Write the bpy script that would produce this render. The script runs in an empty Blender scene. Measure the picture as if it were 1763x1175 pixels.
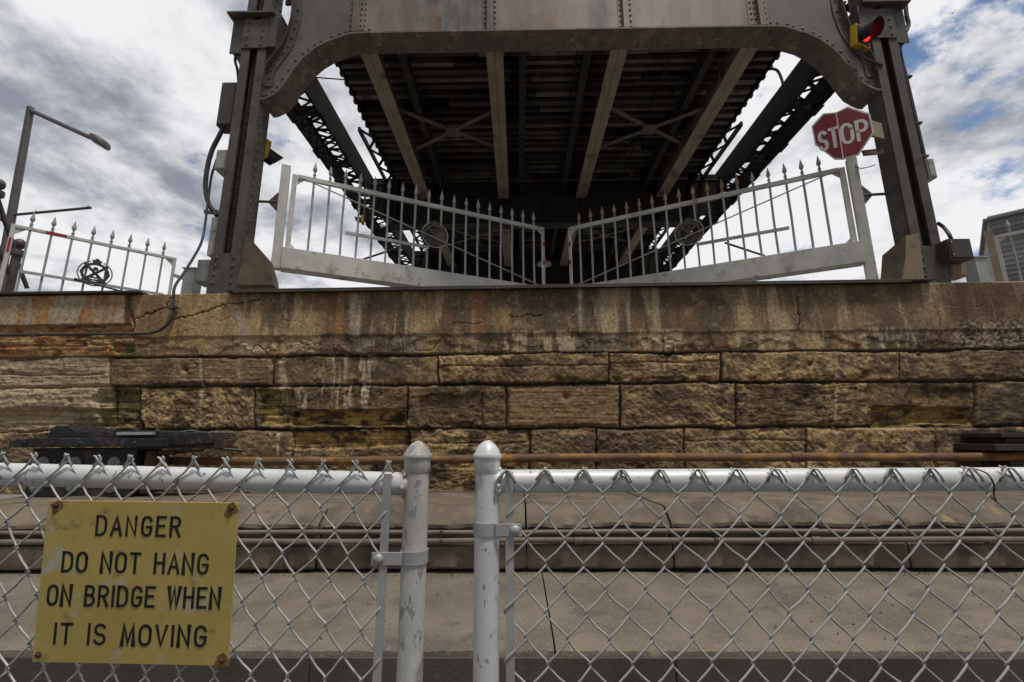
import bpy, bmesh, math, random
import numpy as np
from mathutils import Vector, Matrix
R = math.radians
random.seed(7)
sc = bpy.context.scene
COL = sc.collection

# ------------------------------------------------------------------ camera
E = 1.45                                   # eye height above the lower ground
PITCH, YAW, ROLL = 12.0, 0.75, -0.3
cam_d = bpy.data.cameras.new('camera'); cam = bpy.data.objects.new('camera', cam_d); COL.objects.link(cam)
cam_d.sensor_width = 36; cam_d.lens = 16.0; cam_d.clip_start = 0.05; cam_d.clip_end = 6000
CR = Matrix.Rotation(R(YAW), 3, 'Z') @ Matrix.Rotation(R(90+PITCH), 3, 'X') @ Matrix.Rotation(R(ROLL), 3, 'Z')
cam.matrix_world = Matrix.Translation((0, 0, E)) @ CR.to_4x4()
sc.camera = cam
F = 16/36*1763

def P(px, py, Y):
    """point of the place seen at photo pixel px, py, standing at distance Y"""
    d = CR @ Vector(((px-881.5)/F, (587.5-py)/F, -1))
    return Vector((d.x*Y/d.y, Y, E + d.z*Y/d.y))
def PZ(px, py, Z):
    d = CR @ Vector(((px-881.5)/F, (587.5-py)/F, -1))
    k = (Z-E)/d.z
    return Vector((d.x*k, d.y*k, Z))

# ------------------------------------------------------------------ light
SUN_EL, SUN_AZ = 69, 140                   # azimuth measured clockwise from +Y: behind the camera, to the right
w = bpy.data.worlds.new('World'); sc.world = w; w.use_nodes = True
nt = w.node_tree; N = nt.nodes; L = nt.links; N.clear()
def wn(t, **k):
    n = N.new(t)
    for a, b in k.items(): setattr(n, a, b)
    return n
out = wn('ShaderNodeOutputWorld'); bg = wn('ShaderNodeBackground'); L.new(bg.outputs[0], out.inputs[0])
sky = wn('ShaderNodeTexSky', sky_type='NISHITA', sun_disc=False); sky.sun_elevation = R(SUN_EL); sky.sun_rotation = R(SUN_AZ)
sky.air_density = 1.0; sky.dust_density = 0.6; sky.ozone_density = 2.0
tc = wn('ShaderNodeTexCoord'); sep = wn('ShaderNodeSeparateXYZ'); L.new(tc.outputs['Generated'], sep.inputs[0])
def wm(op, a, b=None, clamp=False):
    n = wn('ShaderNodeMath', operation=op, use_clamp=clamp)
    for i, v in enumerate((a, b)):
        if v is None: continue
        if isinstance(v, (int, float)): n.inputs[i].default_value = v
        else: L.new(v, n.inputs[i])
    return n.outputs[0]
zc = wm('ADD', wm('MAXIMUM', sep.outputs[2], 0.0), 0.22)
cx = wm('DIVIDE', sep.outputs[0], zc); cy = wm('DIVIDE', sep.outputs[1], zc)
comb = wn('ShaderNodeCombineXYZ'); L.new(cx, comb.inputs[0]); L.new(cy, comb.inputs[1])
def noise(scale, det, rough, off, dist=0.0):
    mp = wn('ShaderNodeMapping'); mp.inputs['Location'].default_value = off
    L.new(comb.outputs[0], mp.inputs[0])
    n = wn('ShaderNodeTexNoise'); n.inputs['Scale'].default_value = scale; n.inputs['Detail'].default_value = det
    n.inputs['Roughness'].default_value = rough; n.inputs['Distortion'].default_value = dist
    L.new(mp.outputs[0], n.inputs['Vector']); return n.outputs[0]
def ramp(x, lo, hi):
    n = wn('ShaderNodeMapRange', interpolation_type='SMOOTHSTEP')
    L.new(x, n.inputs[0]); n.inputs[1].default_value = lo; n.inputs[2].default_value = hi
    return n.outputs[0]
n1 = noise(2.3, 11, 0.63, (9.3, 4.1, 5), 0.2)
n2 = noise(1.7, 9, 0.60, (8.3, -2.2, 4), 0.2)
n3 = noise(5.5, 7, 0.6, (1.3, 5.2, 9), 0.1)
side = wm('MULTIPLY', sep.outputs[0], -0.075)               # thicker cloud towards the left
cover = ramp(wm('ADD', wm('ADD', n1, side), 0.0), 0.372, 0.462)
lum = wm('ADD', wm('MULTIPLY', n2, 0.73), wm('MULTIPLY', n3, 0.27))
lum = ramp(wm('ADD', lum, wm('MULTIPLY', sep.outputs[0], 0.05)), 0.385, 0.56)
crm = wn('ShaderNodeMixRGB'); L.new(lum, crm.inputs[0])
crm.inputs[1].default_value = (2.3, 2.5, 2.95, 1); crm.inputs[2].default_value = (7.6, 7.65, 7.8, 1)
mx = wn('ShaderNodeMixRGB'); L.new(cover, mx.inputs[0]); L.new(sky.outputs[0], mx.inputs[1]); L.new(crm.outputs[0], mx.inputs[2])
# unseen sky behind the camera dimmed, to darken faces turned towards it
back = ramp(sep.outputs[1], -0.75, 0.25)
dk = wn('ShaderNodeMixRGB', blend_type='MULTIPLY'); dk.inputs[0].default_value = 1.0; L.new(mx.outputs[0], dk.inputs[1])
bk = wn('ShaderNodeCombineXYZ'); bv = wm('ADD', wm('MULTIPLY', back, 0.56), 0.44)
for i in range(3): L.new(bv, bk.inputs[i])
L.new(bk.outputs[0], dk.inputs[2]); L.new(dk.outputs[0], bg.inputs[0]); bg.inputs[1].default_value = 0.115
sd = bpy.data.lights.new('sun', 'SUN'); so = bpy.data.objects.new('sun', sd); COL.objects.link(so)
sd.energy = 2.1; sd.angle = R(10); sd.color = (1, 0.95, 0.88)
a, e = R(SUN_AZ), R(SUN_EL)
sdir = Vector((math.sin(a)*math.cos(e), math.cos(a)*math.cos(e), math.sin(e)))
so.rotation_euler = sdir.to_track_quat('Z', 'Y').to_euler(); so.location = sdir*60
vs = sc.view_settings; vs.view_transform = 'Standard'; vs.look = 'None'; vs.exposure = 0.0; vs.gamma = 1; vs.use_curve_mapping = False

# ------------------------------------------------------------------ materials
def lin(r, g, b):
    f = lambda c: c/255/12.92 if c <= 10 else ((c/255+0.055)/1.055)**2.4
    return (f(r), f(g), f(b))
def mat(name, base, var=None, scale=6.0, rough=0.6, bump=0.0, bscale=60.0, metal=0.0, patch=None, pthr=(0.55, 0.65), pscale=8.0,
        patch2=None, p2thr=(0.6, 0.66), p2scale=25.0, stretch=(1, 1, 1), island=0.0, vcol=False, emit=None, spec=0.4, bdist=0.01):
    m = bpy.data.materials.new(name); m.use_nodes = True
    nt = m.node_tree; b = nt.nodes['Principled BSDF']; ln = nt.links.new
    b.inputs['Roughness'].default_value = rough; b.inputs['Metallic'].default_value = metal
    b.inputs['Specular IOR Level'].default_value = spec
    tcn = nt.nodes.new('ShaderNodeTexCoord'); mp = nt.nodes.new('ShaderNodeMapping'); ln(tcn.outputs['Object'], mp.inputs[0])
    mp.inputs['Scale'].default_value = stretch
    def nz(s, det=6, rg=0.6, off=0.0, src=None):
        n = nt.nodes.new('ShaderNodeTexNoise'); n.inputs['Scale'].default_value = s; n.inputs['Detail'].default_value = det
        n.inputs['Roughness'].default_value = rg
        if off:
            q = nt.nodes.new('ShaderNodeMapping'); q.inputs['Location'].default_value = (off, off*1.7, -off)
            ln(mp.outputs[0], q.inputs[0]); ln(q.outputs[0], n.inputs['Vector'])
        else: ln((src or mp).outputs[0] if src is None else src, n.inputs['Vector'])
        return n.outputs[0]
    def mixc(f, a, c2, mode='MIX'):
        x = nt.nodes.new('ShaderNodeMixRGB'); x.blend_type = mode
        for i, v in ((0, f), (1, a), (2, c2)):
            if isinstance(v, (tuple, list)): x.inputs[i].default_value = (*v[:3], 1)
            elif isinstance(v, (int, float)): x.inputs[i].default_value = v
            else: ln(v, x.inputs[i])
        return x.outputs[0]
    def rmp(x, lo, hi):
        n = nt.nodes.new('ShaderNodeMapRange'); n.interpolation_type = 'SMOOTHSTEP'
        ln(x, n.inputs[0]); n.inputs[1].default_value = lo; n.inputs[2].default_value = hi; return n.outputs[0]
    if vcol:
        at = nt.nodes.new('ShaderNodeAttribute'); at.attribute_name = 'stain'; c = at.outputs['Color']
        c = mixc(rmp(nz(scale, 8, 0.7), 0.3, 0.7), c, mixc(1.0, c, var or (0.6, 0.6, 0.6), 'MULTIPLY'))
    else:
        c = mixc(rmp(nz(scale), 0.32, 0.68), base, var or base)
    if island:
        g = nt.nodes.new('ShaderNodeNewGeometry')
        v = nt.nodes.new('ShaderNodeMapRange'); ln(g.outputs['Random Per Island'], v.inputs[0])
        v.inputs[3].default_value = 1-island; v.inputs[4].default_value = 1+island
        vv = nt.nodes.new('ShaderNodeCombineXYZ')
        for i in range(3): ln(v.outputs[0], vv.inputs[i])
        c = mixc(1.0, c, vv.outputs[0], 'MULTIPLY')
    if patch: c = mixc(rmp(nz(pscale, 7, 0.65, 3.3), *pthr), c, patch)
    if patch2: c = mixc(rmp(nz(p2scale, 5, 0.6, 7.7), *p2thr), c, patch2)
    ln(c, b.inputs['Base Color'])
    rr = nt.nodes.new('ShaderNodeMapRange'); ln(nz(scale*2.3, 5, 0.6, 1.9), rr.inputs[0])
    rr.inputs[3].default_value = max(0.05, rough-0.15); rr.inputs[4].default_value = min(1, rough+0.15)
    ln(rr.outputs[0], b.inputs['Roughness'])
    if bump:
        bp = nt.nodes.new('ShaderNodeBump'); bp.inputs['Strength'].default_value = bump; bp.inputs['Distance'].default_value = bdist
        ln(nz(bscale, 8, 0.65, 5.1), bp.inputs['Height']); ln(bp.outputs[0], b.inputs['Normal'])
    if emit:
        b.inputs['Emission Color'].default_value = (*emit[0], 1); b.inputs['Emission Strength'].default_value = emit[1]
    return m
M = {}
M['steel'] = mat('grey_brown_steel', (.092, .078, .066), (.14, .12, .103), 3.0, .55, .12, 40, .15, patch=(.07, .05, .036), pthr=(.55, .7), pscale=3.5, patch2=(.16, .09, .05), p2thr=(.66, .74), p2scale=14)
M['web'] = mat('weathered_web_steel', (.20, .155, .115), (.34, .285, .23), 1.3, .5, .1, 30, .1, patch=(.105, .10, .096), pthr=(.47, .64), pscale=1.1, patch2=(.23, .125, .065), p2thr=(.56, .72), p2scale=3.2, stretch=(1.3, 1, .45))
M['haunch'] = mat('grey_haunch_steel', (.135, .122, .11), (.18, .165, .15), 2, .5, .1, 30, .1, patch=(.10, .085, .068), pthr=(.55, .7), pscale=2)
M['soffit'] = mat('rusty_flange_steel', (.20, .16, .115), (.13, .112, .092), 3.5, .65, .15, 40, .1, patch=(.29, .24, .17), pthr=(.55, .62), pscale=4)
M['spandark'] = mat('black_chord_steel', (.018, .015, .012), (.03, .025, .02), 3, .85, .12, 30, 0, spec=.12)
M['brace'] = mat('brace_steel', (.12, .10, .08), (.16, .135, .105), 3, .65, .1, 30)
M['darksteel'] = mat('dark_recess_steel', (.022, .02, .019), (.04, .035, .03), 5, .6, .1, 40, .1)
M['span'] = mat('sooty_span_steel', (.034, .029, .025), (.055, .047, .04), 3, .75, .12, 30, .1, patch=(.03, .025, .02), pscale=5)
M['stringer'] = mat('brown_stringer_steel', (.30, .245, .18), (.40, .335, .25), 1.5, .6, .1, 30, .1, patch=(.12, .10, .08), pthr=(.55, .66), pscale=2.2)
M['plank'] = mat('deck_trough_steel', (.085, .075, .066), (.15, .133, .116), 2, .75, .2, 30, 0, patch=(.10, .04, .02), pthr=(.54, .66), pscale=1.6, island=.8)
M['deckdark'] = mat('deck_dark', (.02, .018, .016), (.03, .026, .024), 3, .8)
M['white'] = mat('weathered_white_paint', (.68, .66, .60), (.54, .52, .465), 4, .5, .06, 60, 0, patch=(.32, .29, .23), pthr=(.54, .70), pscale=3.4, patch2=(.22, .15, .09), p2thr=(.63, .72), p2scale=12, stretch=(1, 1, .7))
M['grille'] = mat('grey_white_gate_paint', (.46, .46, .43), (.36, .36, .33), 6, .5, .06, 60, 0, patch=(.24, .2, .15), pthr=(.6, .72), pscale=5)
M['rustspear'] = mat('rust_stained_spear', (.40, .36, .30), (.34, .22, .11), 9, .6, .1, 60, 0, patch=(.25, .12, .04), pthr=(.5, .65), pscale=9)
M['silver'] = mat('silver_fence_paint', (.76, .755, .74), (.66, .655, .64), 9, .42, .12, 90, .15, patch=(.33, .33, .32), pthr=(.605, .63), pscale=65, patch2=(.42, .38, .32), p2thr=(.6, .72), p2scale=9, stretch=(1, 1, .55), bdist=.003)
M['silverold'] = mat('chalky_silver_paint', (.64, .63, .60), (.46, .44, .39), 6, .6, .45, 60, .05, patch=(.30, .30, .29), pthr=(.575, .60), pscale=55, patch2=(.24, .2, .15), p2thr=(.50, .66), p2scale=10, stretch=(1, 1, .45), bdist=.005)
M['wire'] = mat('galvanised_wire', (.54, .53, .50), (.37, .36, .34), 20, .45, .1, 150, .25, patch=(.22, .19, .16), pthr=(.62, .72), pscale=14, bdist=.002)
M['galv'] = mat('galvanised_strip', (.52, .515, .50), (.40, .40, .385), 12, .5, .1, 80, .4, patch=(.25, .2, .15), pthr=(.64, .72), pscale=10, bdist=.002)
M['yellow'] = mat('faded_yellow_sheet', (.60, .465, .14), (.50, .385, .115), 7, .6, .12, 120, 0, patch=(.54, .52, .42), pthr=(.565, .68), pscale=12, patch2=(.30, .24, .10), p2thr=(.58, .72), p2scale=22, bdist=.002)
M['black'] = mat('black_lettering', (.012, .012, .014), (.024, .024, .022), 12, .6, patch=(.22, .18, .07), pthr=(.66, .70), pscale=60)
M['rustbolt'] = mat('rusty_bolt', (.12, .06, .03), (.06, .035, .02), 50, .8, .3, 200)
M['rust'] = mat('rusty_pipe_steel', (.20, .11, .052), (.12, .07, .04), 4, .75, .3, 50, 0, patch=(.34, .16, .045), pthr=(.48, .62), pscale=3.6, stretch=(.6, 1, 1), patch2=(.07, .055, .045), p2thr=(.56, .66), p2scale=7)
M['thinpipe'] = mat('grey_brown_thin_pipe', (.22, .18, .15), (.17, .13, .10), 4, .6, .15, 60, .1)
M['concrete'] = mat('worn_grey_concrete', (.225, .188, .143), (.15, .126, .094), 2.6, .9, .8, 70, 0, patch=(.13, .112, .09), pthr=(.56, .68), pscale=2.3, patch2=(.40, .36, .30), p2thr=(.60, .66), p2scale=110, bdist=.006)
M['stain'] = mat('rust_stain', (.17, .10, .04), (.26, .19, .07), 60, .8)
M['grit'] = mat('grit_and_dirt', (.07, .06, .045), (.2, .17, .13), 40, .95, island=.6)
M['facade'] = mat('shade_toned_concrete', (.10, .085, .07), (.07, .06, .05), 3, .9, .6, 60, 0, patch=(.14, .12, .10), pthr=(.6, .7), pscale=4, bdist=.006)  # shade of the path's front face mixed into the colour
M['kerb'] = mat('brown_kerb_stone', (.225, .18, .13), (.135, .108, .078), 3.2, .9, .8, 42, 0, patch=(.10, .085, .067), pthr=(.53, .66), pscale=2.2, patch2=(.27, .215, .12), p2thr=(.62, .7), p2scale=5, island=.12, bdist=.008)
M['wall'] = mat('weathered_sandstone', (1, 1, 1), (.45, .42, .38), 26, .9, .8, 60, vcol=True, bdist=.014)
M['edge'] = mat('rusted_edge_plate', (.07, .055, .042), (.11, .09, .07), 3, .6, .2, 30, .2, patch=(.1, .05, .025), pthr=(.58, .68), pscale=4)
M['barrier'] = mat('ochre_barrier_concrete', (.30, .225, .13), (.24, .185, .115), 3, .8, .3, 40, 0, patch=(.16, .125, .09), pthr=(.56, .7), pscale=4)
M['brownplate'] = mat('dark_brown_plate', (.04, .034, .028), (.065, .054, .042), 5, .75, .2, 40, 0, patch=(.11, .075, .045), pthr=(.58, .7), pscale=5)
M['blackpaint'] = mat('black_painted_iron', (.018, .018, .02), (.035, .034, .035), 6, .5, .15, 40, .1, patch=(.10, .06, .035), pthr=(.54, .66), pscale=6, patch2=(.09, .085, .075), p2thr=(.56, .68), p2scale=14)
M['rustplate'] = mat('rusty_plate', (.11, .06, .035), (.05, .04, .035), 6, .8, .3, 40, 0, patch=(.2, .1, .04), pthr=(.55, .65), pscale=5)
M['paledisc'] = mat('pale_grey_bolt', (.30, .31, .32), (.22, .22, .23), 20, .6)
M['red'] = mat('stop_sign_red', (.22, .012, .028), (.18, .014, .026), 5, .45, 0, 1, 0, patch=(.2, .03, .035), pthr=(.6, .72), pscale=6)
M['signwhite'] = mat('sign_white', (.70, .68, .62), (.6, .57, .5), 8, .5)
M['signback'] = mat('sign_back', (.25, .2, .12), (.35, .28, .15), 14, .6)
M['sigyellow'] = mat('signal_yellow', (.62, .36, .02), (.52, .29, .02), 6, .5, .05, 60, 0, patch=(.35, .2, .03), pthr=(.62, .72), pscale=9)
M['sigblack'] = mat('signal_black', (.014, .013, .013), (.03, .02, .02), 6, .5)
M['redlamp'] = mat('red_lamp_lens', (.4, .01, .01), None, 6, .3, emit=((1, .04, .03), 1.1))
M['box'] = mat('grey_box_paint', (.23, .23, .22), (.30, .30, .28), 6, .55, .05, 50, 0, patch=(.15, .13, .1), pthr=(.6, .7), pscale=6)
M['boxpale'] = mat('pale_metal_box', (.48, .48, .45), (.36, .34, .30), 8, .5, .05, 50, .1, patch=(.14, .1, .07), pthr=(.58, .68), pscale=7)
M['boxdark'] = mat('dark_brown_box', (.065, .058, .052), (.09, .08, .07), 5, .6, .08, 40, .1)
M['cable'] = mat('dark_cable', (.035, .035, .036), (.06, .06, .06), 8, .55)
M['lamp'] = mat('grey_lamp_metal', (.10, .095, .088), (.14, .13, .12), 5, .5, .05, 50, .1)
M['lens'] = mat('lamp_lens', (.25, .25, .22), (.35, .35, .3), 10, .3)
M['medal'] = mat('bronze_crest', (.085, .068, .038), (.125, .10, .058), 10, .6, .1, 60, .1, patch=(.07, .06, .05), pscale=9)
M['medalgrey'] = mat('dark_crest', (.045, .042, .036), (.07, .066, .058), 10, .6, .1, 60, .1)
M['railpaint'] = mat('purple_brown_handrail', (.09, .07, .07), (.13, .105, .10), 6, .5, .05, 50, .1)
M['reflector'] = mat('red_reflector', (.45, .02, .05), (.36, .03, .05), 8, .4)
M['pave'] = mat('dark_asphalt', (.055, .052, .048), (.08, .076, .07), 1.5, .9, .3, 60)
M['ground'] = mat('ground_concrete', (.2, .185, .165), (.15, .14, .125), 1.5, .9, .3, 60)
M['road'] = mat('road_surface', (.26, .25, .235), (.21, .2, .19), 1.5, .9, .3, 60)
M['siding'] = mat('grey_weatherboard', (.32, .315, .30), (.25, .245, .235), 3, .7, .1, 40, stretch=(.3, .3, 3), island=.25)
M['trim'] = mat('cream_trim', (.42, .34, .22), (.34, .28, .18), 4, .6)
M['barrierdark'] = mat('brown_barrier', (.17, .13, .085), (.12, .092, .065), 3, .75, .3, 40, 0, patch=(.09, .07, .055), pthr=(.52, .66), pscale=5)
M['bird'] = mat('bird_feathers', (.03, .03, .03), (.05, .045, .04), 30, .8)

# ------------------------------------------------------------------ mesh helpers
ROOT = {}                                  # object name -> matrix of its thing
class MB:
    def __init__(s): s.v = []; s.f = []; s.st = []
    def add(s, vs, fs):
        o = len(s.v); s.st.append((o, len(s.f))); s.v += [Vector(x) for x in vs]; s.f += [tuple(i+o for i in f) for f in fs]; return s
    def box(s, a, b):
        x0, y0, z0 = a; x1, y1, z1 = b
        return s.add([(x0,y0,z0),(x1,y0,z0),(x1,y1,z0),(x0,y1,z0),(x0,y0,z1),(x1,y0,z1),(x1,y1,z1),(x0,y1,z1)],
                     [(0,3,2,1),(4,5,6,7),(0,1,5,4),(1,2,6,5),(2,3,7,6),(3,0,4,7)])
    def beam(s, p, q, wd, ht, up=(0, 0, 1)):
        p, q = Vector(p), Vector(q); d = (q-p).normalized(); up = Vector(up)
        if abs(d.dot(up)) > .98: up = Vector((0, 1, 0))
        x = d.cross(up).normalized()*wd/2; z = x.cross(d).normalized()*ht/2
        vs = [c+i*x+j*z for c in (p, q) for i, j in ((-1,-1),(1,-1),(1,1),(-1,1))]
        return s.add(vs, [(3,2,1,0),(4,5,6,7),(0,1,5,4),(1,2,6,5),(2,3,7,6),(3,0,4,7)])
    def tube(s, pts, r, n=8, close=False, rs=None):
        pts = [Vector(p) for p in pts]; m = len(pts); fr = []
        up = Vector((0, 0, 1))
        for i in range(m):
            if close: d = pts[(i+1) % m]-pts[i-1]
            else: d = pts[min(i+1, m-1)]-pts[max(i-1, 0)]
            d.normalize()
            if i == 0:
                u = up if abs(d.z) < .9 else Vector((1, 0, 0))
                x = d.cross(u).normalized()
            else:
                x = (x-d*x.dot(d)).normalized()
            fr.append((x, d.cross(x)))
        vs = []
        for i, p in enumerate(pts):
            rr = rs[i] if rs else r
            for k in range(n):
                t = 2*math.pi*k/n; vs.append(p+fr[i][0]*math.cos(t)*rr+fr[i][1]*math.sin(t)*rr)
        fs = []
        for i in range(m if close else m-1):
            j = (i+1) % m
            for k in range(n): fs.append((i*n+k, i*n+(k+1) % n, j*n+(k+1) % n, j*n+k))
        if not close: fs += [tuple(range(n))[::-1], tuple((m-1)*n+k for k in range(n))]
        return s.add(vs, fs)
    def lathe(s, prof, base, n=12, axis=(0, 0, 1)):
        a = Vector(axis).normalized(); u = Vector((1, 0, 0)) if abs(a.x) < .8 else Vector((0, 1, 0))
        x = a.cross(u).normalized(); y = a.cross(x); base = Vector(base); vs = []
        for r, h in prof:
            for k in range(n):
                t = 2*math.pi*k/n; vs.append(base+a*h+(x*math.cos(t)+y*math.sin(t))*max(r, 1e-4))
        fs = [(i*n+k, i*n+(k+1) % n, (i+1)*n+(k+1) % n, (i+1)*n+k) for i in range(len(prof)-1) for k in range(n)]
        fs += [tuple(range(n))[::-1], tuple((len(prof)-1)*n+k for k in range(n))]
        return s.add(vs, fs)
    def prism(s, pts, off):
        n = len(pts); off = Vector(off); pts = [Vector(p) for p in pts]
        return s.add(pts+[p+off for p in pts], [tuple(range(n)), tuple(range(2*n-1, n-1, -1))]+[(i, (i+1) % n, n+(i+1) % n, n+i) for i in range(n)])
    def rivet(s, p, nrm, r=.02):
        return s.lathe([(r, -.003), (r*.95, r*.25), (r*.6, r*.6), (r*.1, r*.72)], p, 6, nrm)
    def build(s, name, m, parent=None, smooth=False, bevel=0, loc=None):
        """one mesh object; vertices are given in world space and moved into the thing's own space"""
        me = bpy.data.meshes.new(name)
        if parent is not None: T = ROOT[parent.name]
        else: T = Matrix.Translation(loc or (0, 0, 0))
        Ti = T.inverted()
        me.from_pydata([Ti @ v for v in s.v], [], s.f)
        bm = bmesh.new(); bm.from_mesh(me); bmesh.ops.recalc_face_normals(bm, faces=bm.faces); bm.to_mesh(me); bm.free()
        if smooth: me.polygons.foreach_set('use_smooth', [True]*len(me.polygons)); 
        me.materials.append(m)
        o = bpy.data.objects.new(name, me); COL.objects.link(o)
        if smooth == 'auto':
            me.set_sharp_from_angle(angle=R(38))
        if bevel:
            b = o.modifiers.new('bevel', 'BEVEL'); b.width = bevel; b.segments = 2; b.limit_method = 'ANGLE'; b.angle_limit = R(50)
        if parent is not None: o.parent = parent
        else: o.matrix_world = T
        ROOT[o.name] = T
        return o
def each(mb, name, m, parent, **k):
    """every piece of mb as a part of its own"""
    r = []; st = mb.st+[(len(mb.v), len(mb.f))]
    for (v0, f0), (v1, f1) in zip(st[:-1], st[1:]):
        q = MB(); q.add(mb.v[v0:v1], [tuple(i-v0 for i in f) for f in mb.f[f0:f1]]); r.append(q.build(name, m, parent, **k))
    return r
def tag(o, label=None, cat=None, group=None, kind=None):
    for k, v in (('label', label), ('category', cat), ('group', group), ('kind', kind)):
        if v: o[k] = v
    return o
def thing(name, label, cat, loc, rz=0, group=None):
    o = bpy.data.objects.new(name, None); COL.objects.link(o); o.location = loc; o.rotation_euler.z = rz
    o.empty_display_size = .1
    ROOT[o.name] = Matrix.Translation(loc) @ Matrix.Rotation(rz, 4, 'Z')
    return tag(o, label, cat, group)
def bez(pts, n=6):
    """smooth curve through points (Catmull-Rom)"""
    pts = [Vector(p) for p in pts]; q = [2*pts[0]-pts[1]]+pts+[2*pts[-1]-pts[-2]]; r = []
    for i in range(1, len(q)-2):
        for k in range(n):
            t = k/n; a, b, c, d = q[i-1:i+3]
            r.append(.5*((2*b)+(c-a)*t+(2*a-5*b+4*c-d)*t*t+(3*b-a-3*c+d)*t**3))
    return r+[pts[-1]]

# stroke letters: polylines in a box 0..0.6 wide, 0..1 high
def arc(cx, cy, rx, ry, a0, a1, n=9):
    return [(cx+rx*math.cos(R(a0+(a1-a0)*i/(n-1))), cy+ry*math.sin(R(a0+(a1-a0)*i/(n-1)))) for i in range(n)]
GL = {
 'D': [[(0,0),(0,1)], [(0,1),(.2,1)]+arc(.22,.66,.33,.34,90,0,6)+arc(.22,.34,.33,.34,0,-90,6)+[(0,0)]],
 'A': [[(0,0),(.29,1),(.58,0)], [(.1,.32),(.48,.32)]],
 'N': [[(0,0),(0,1),(.54,0),(.54,1)]],
 'G': [arc(.29,.7,.27,.3,20,180,9)+arc(.29,.3,.27,.3,180,360,9)+[(.56,.46),(.32,.46)]],
 'E': [[(.48,1),(0,1),(0,0),(.48,0)], [(0,.53),(.4,.53)]],
 'R': [[(0,0),(0,1),(.26,1)]+arc(.27,.75,.25,.25,90,-90,9)+[(0,.5)], [(.26,.5),(.54,0)]],
 'O': [arc(.28,.7,.28,.3,0,180,9)+arc(.28,.3,.28,.3,180,360,9)+[(.56,.7)]],
 'T': [[(0,1),(.54,1)], [(.27,1),(.27,0)]],
 'H': [[(0,0),(0,1)], [(.52,0),(.52,1)], [(0,.52),(.52,.52)]],
 'B': [[(0,0),(0,1),(.24,1)]+arc(.25,.765,.23,.235,90,-90,8)+[(0,.53)], [(.25,.53)]+arc(.26,.265,.27,.265,90,-90,8)+[(0,0)]],
 'I': [[(0,0),(0,1)]],
 'W': [[(0,1),(.17,0),(.34,1),(.51,0),(.68,1)]],
 'M': [[(0,0),(.06,1),(.31,.1),(.56,1),(.62,0)]],
 'V': [[(0,1),(.27,0),(.54,1)]],
 'S': [arc(.27,.74,.26,.26,30,270,10)+arc(.27,.25,.27,.25,85,-160,10)],
 'P': [[(0,0),(0,1),(.26,1)]+arc(.27,.73,.25,.27,90,-90,9)+[(0,.46)]],
}
GW = {'I': .0, 'W': .68, 'M': .62, 'E': .48, 'B': .53, 'P': .52, 'H': .52}
def letters(mb, text, org, ux, uy, nrm, u0, u1, v0, h, sw, gap=.36, space=.55, th=.0012, bold=(), hs=1.0):
    """write text between u0 and u1 (metres along ux) with base line v0 and height h"""
    tot = 0; pos = []
    for i, c in enumerate(text):
        if c == ' ': tot += space; continue
        pos.append((c, tot, i)); tot += GW.get(c, .56)+gap
    tot -= gap; k = (u1-u0)/tot
    for c, x, i in pos:
        for ln in GL[c]:
            w = sw*(1.45 if i in bold else 1)
            pts = [(u0+(x+a)*k, v0+b*h) for a, b in ln]
            n = len(pts); Lp, Rp = [], []
            for q in range(n):
                p = Vector(pts[q]); d1 = (p-Vector(pts[q-1])).normalized() if q else None
                d2 = (Vector(pts[q+1])-p).normalized() if q < n-1 else None
                if d1 is None: d1 = d2
                if d2 is None: d2 = d1
                n1, n2 = Vector((-d1.y, d1.x)), Vector((-d2.y, d2.x)); mn = (n1+n2)
                mn = mn.normalized() if mn.length > .1 else n1
                ml = min(1/max(.3, mn.dot(n1)), 1.7)*w/2
                e = Vector((0, 0))
                if q == 0: e = -d2*w/2
                if q == n-1: e = d1*w/2
                Lp.append(p+mn*ml+e); Rp.append(p-mn*ml+e)
            to = lambda t, z: org+ux*t.x+uy*t.y+nrm*z
            # half a dozen microns of height per stroke keeps crossing strokes apart
            z1 = th*(1+.25*(len(mb.f) % 5))
            vs = [to(t, z1) for t in Lp]+[to(t, z1) for t in Rp]+[to(t, 0) for t in Lp]+[to(t, 0) for t in Rp]
            fs = []
            for q in range(n-1):
                fs += [(q, q+1, n+q+1, n+q), (q, 2*n+q, 2*n+q+1, q+1), (n+q, n+q+1, 3*n+q+1, 3*n+q)]
            fs += [(0, n, 3*n, 2*n), (n-1, 3*n-1, 4*n-1, 2*n-1)]
            mb.add(vs, fs)

# ------------------------------------------------------------------ the setting
D = 5.5                                    # distance of the retaining wall
AX = .84                                   # centre line of the bridge
ZR = P(892, 501, D).z                      # road level = top of the wall
ZP = E-1.01; ZK = E-.60                    # concrete path, kerb top
g = MB().box((-400, -400, -.4), (400, 700, 0)); tag(g.build('ground', M['ground']), kind='structure')
g = MB().box((-60, -60, .004), (60, 2.2, .012)); tag(g.build('pavement', M['pave']), kind='structure')
yf = PZ(892, 1117, ZP).y; yb = PZ(892, 990, ZP).y
g = MB(); random.seed(31); vs = []; NP = 0; ch_ = 0.0
prof = [(yf+.012, .013), (yf, ZP-.05), (yf+.006, ZP-.014), (yf+.026, ZP-.001), (yf+.12, ZP), (yb-.1, ZP), (yb+.25, ZP), (yb+.25, .013)]
jx_ = .17                                   # one open joint across the path
xsp = [-9+i*.025 for i in range(721) if -9+i*.025 < jx_-.012]+[jx_-.0045]; NA = len(xsp); xsp += [jx_+.0045]+[-9+i*.025 for i in range(721) if -9+i*.025 > jx_+.012]
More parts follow.
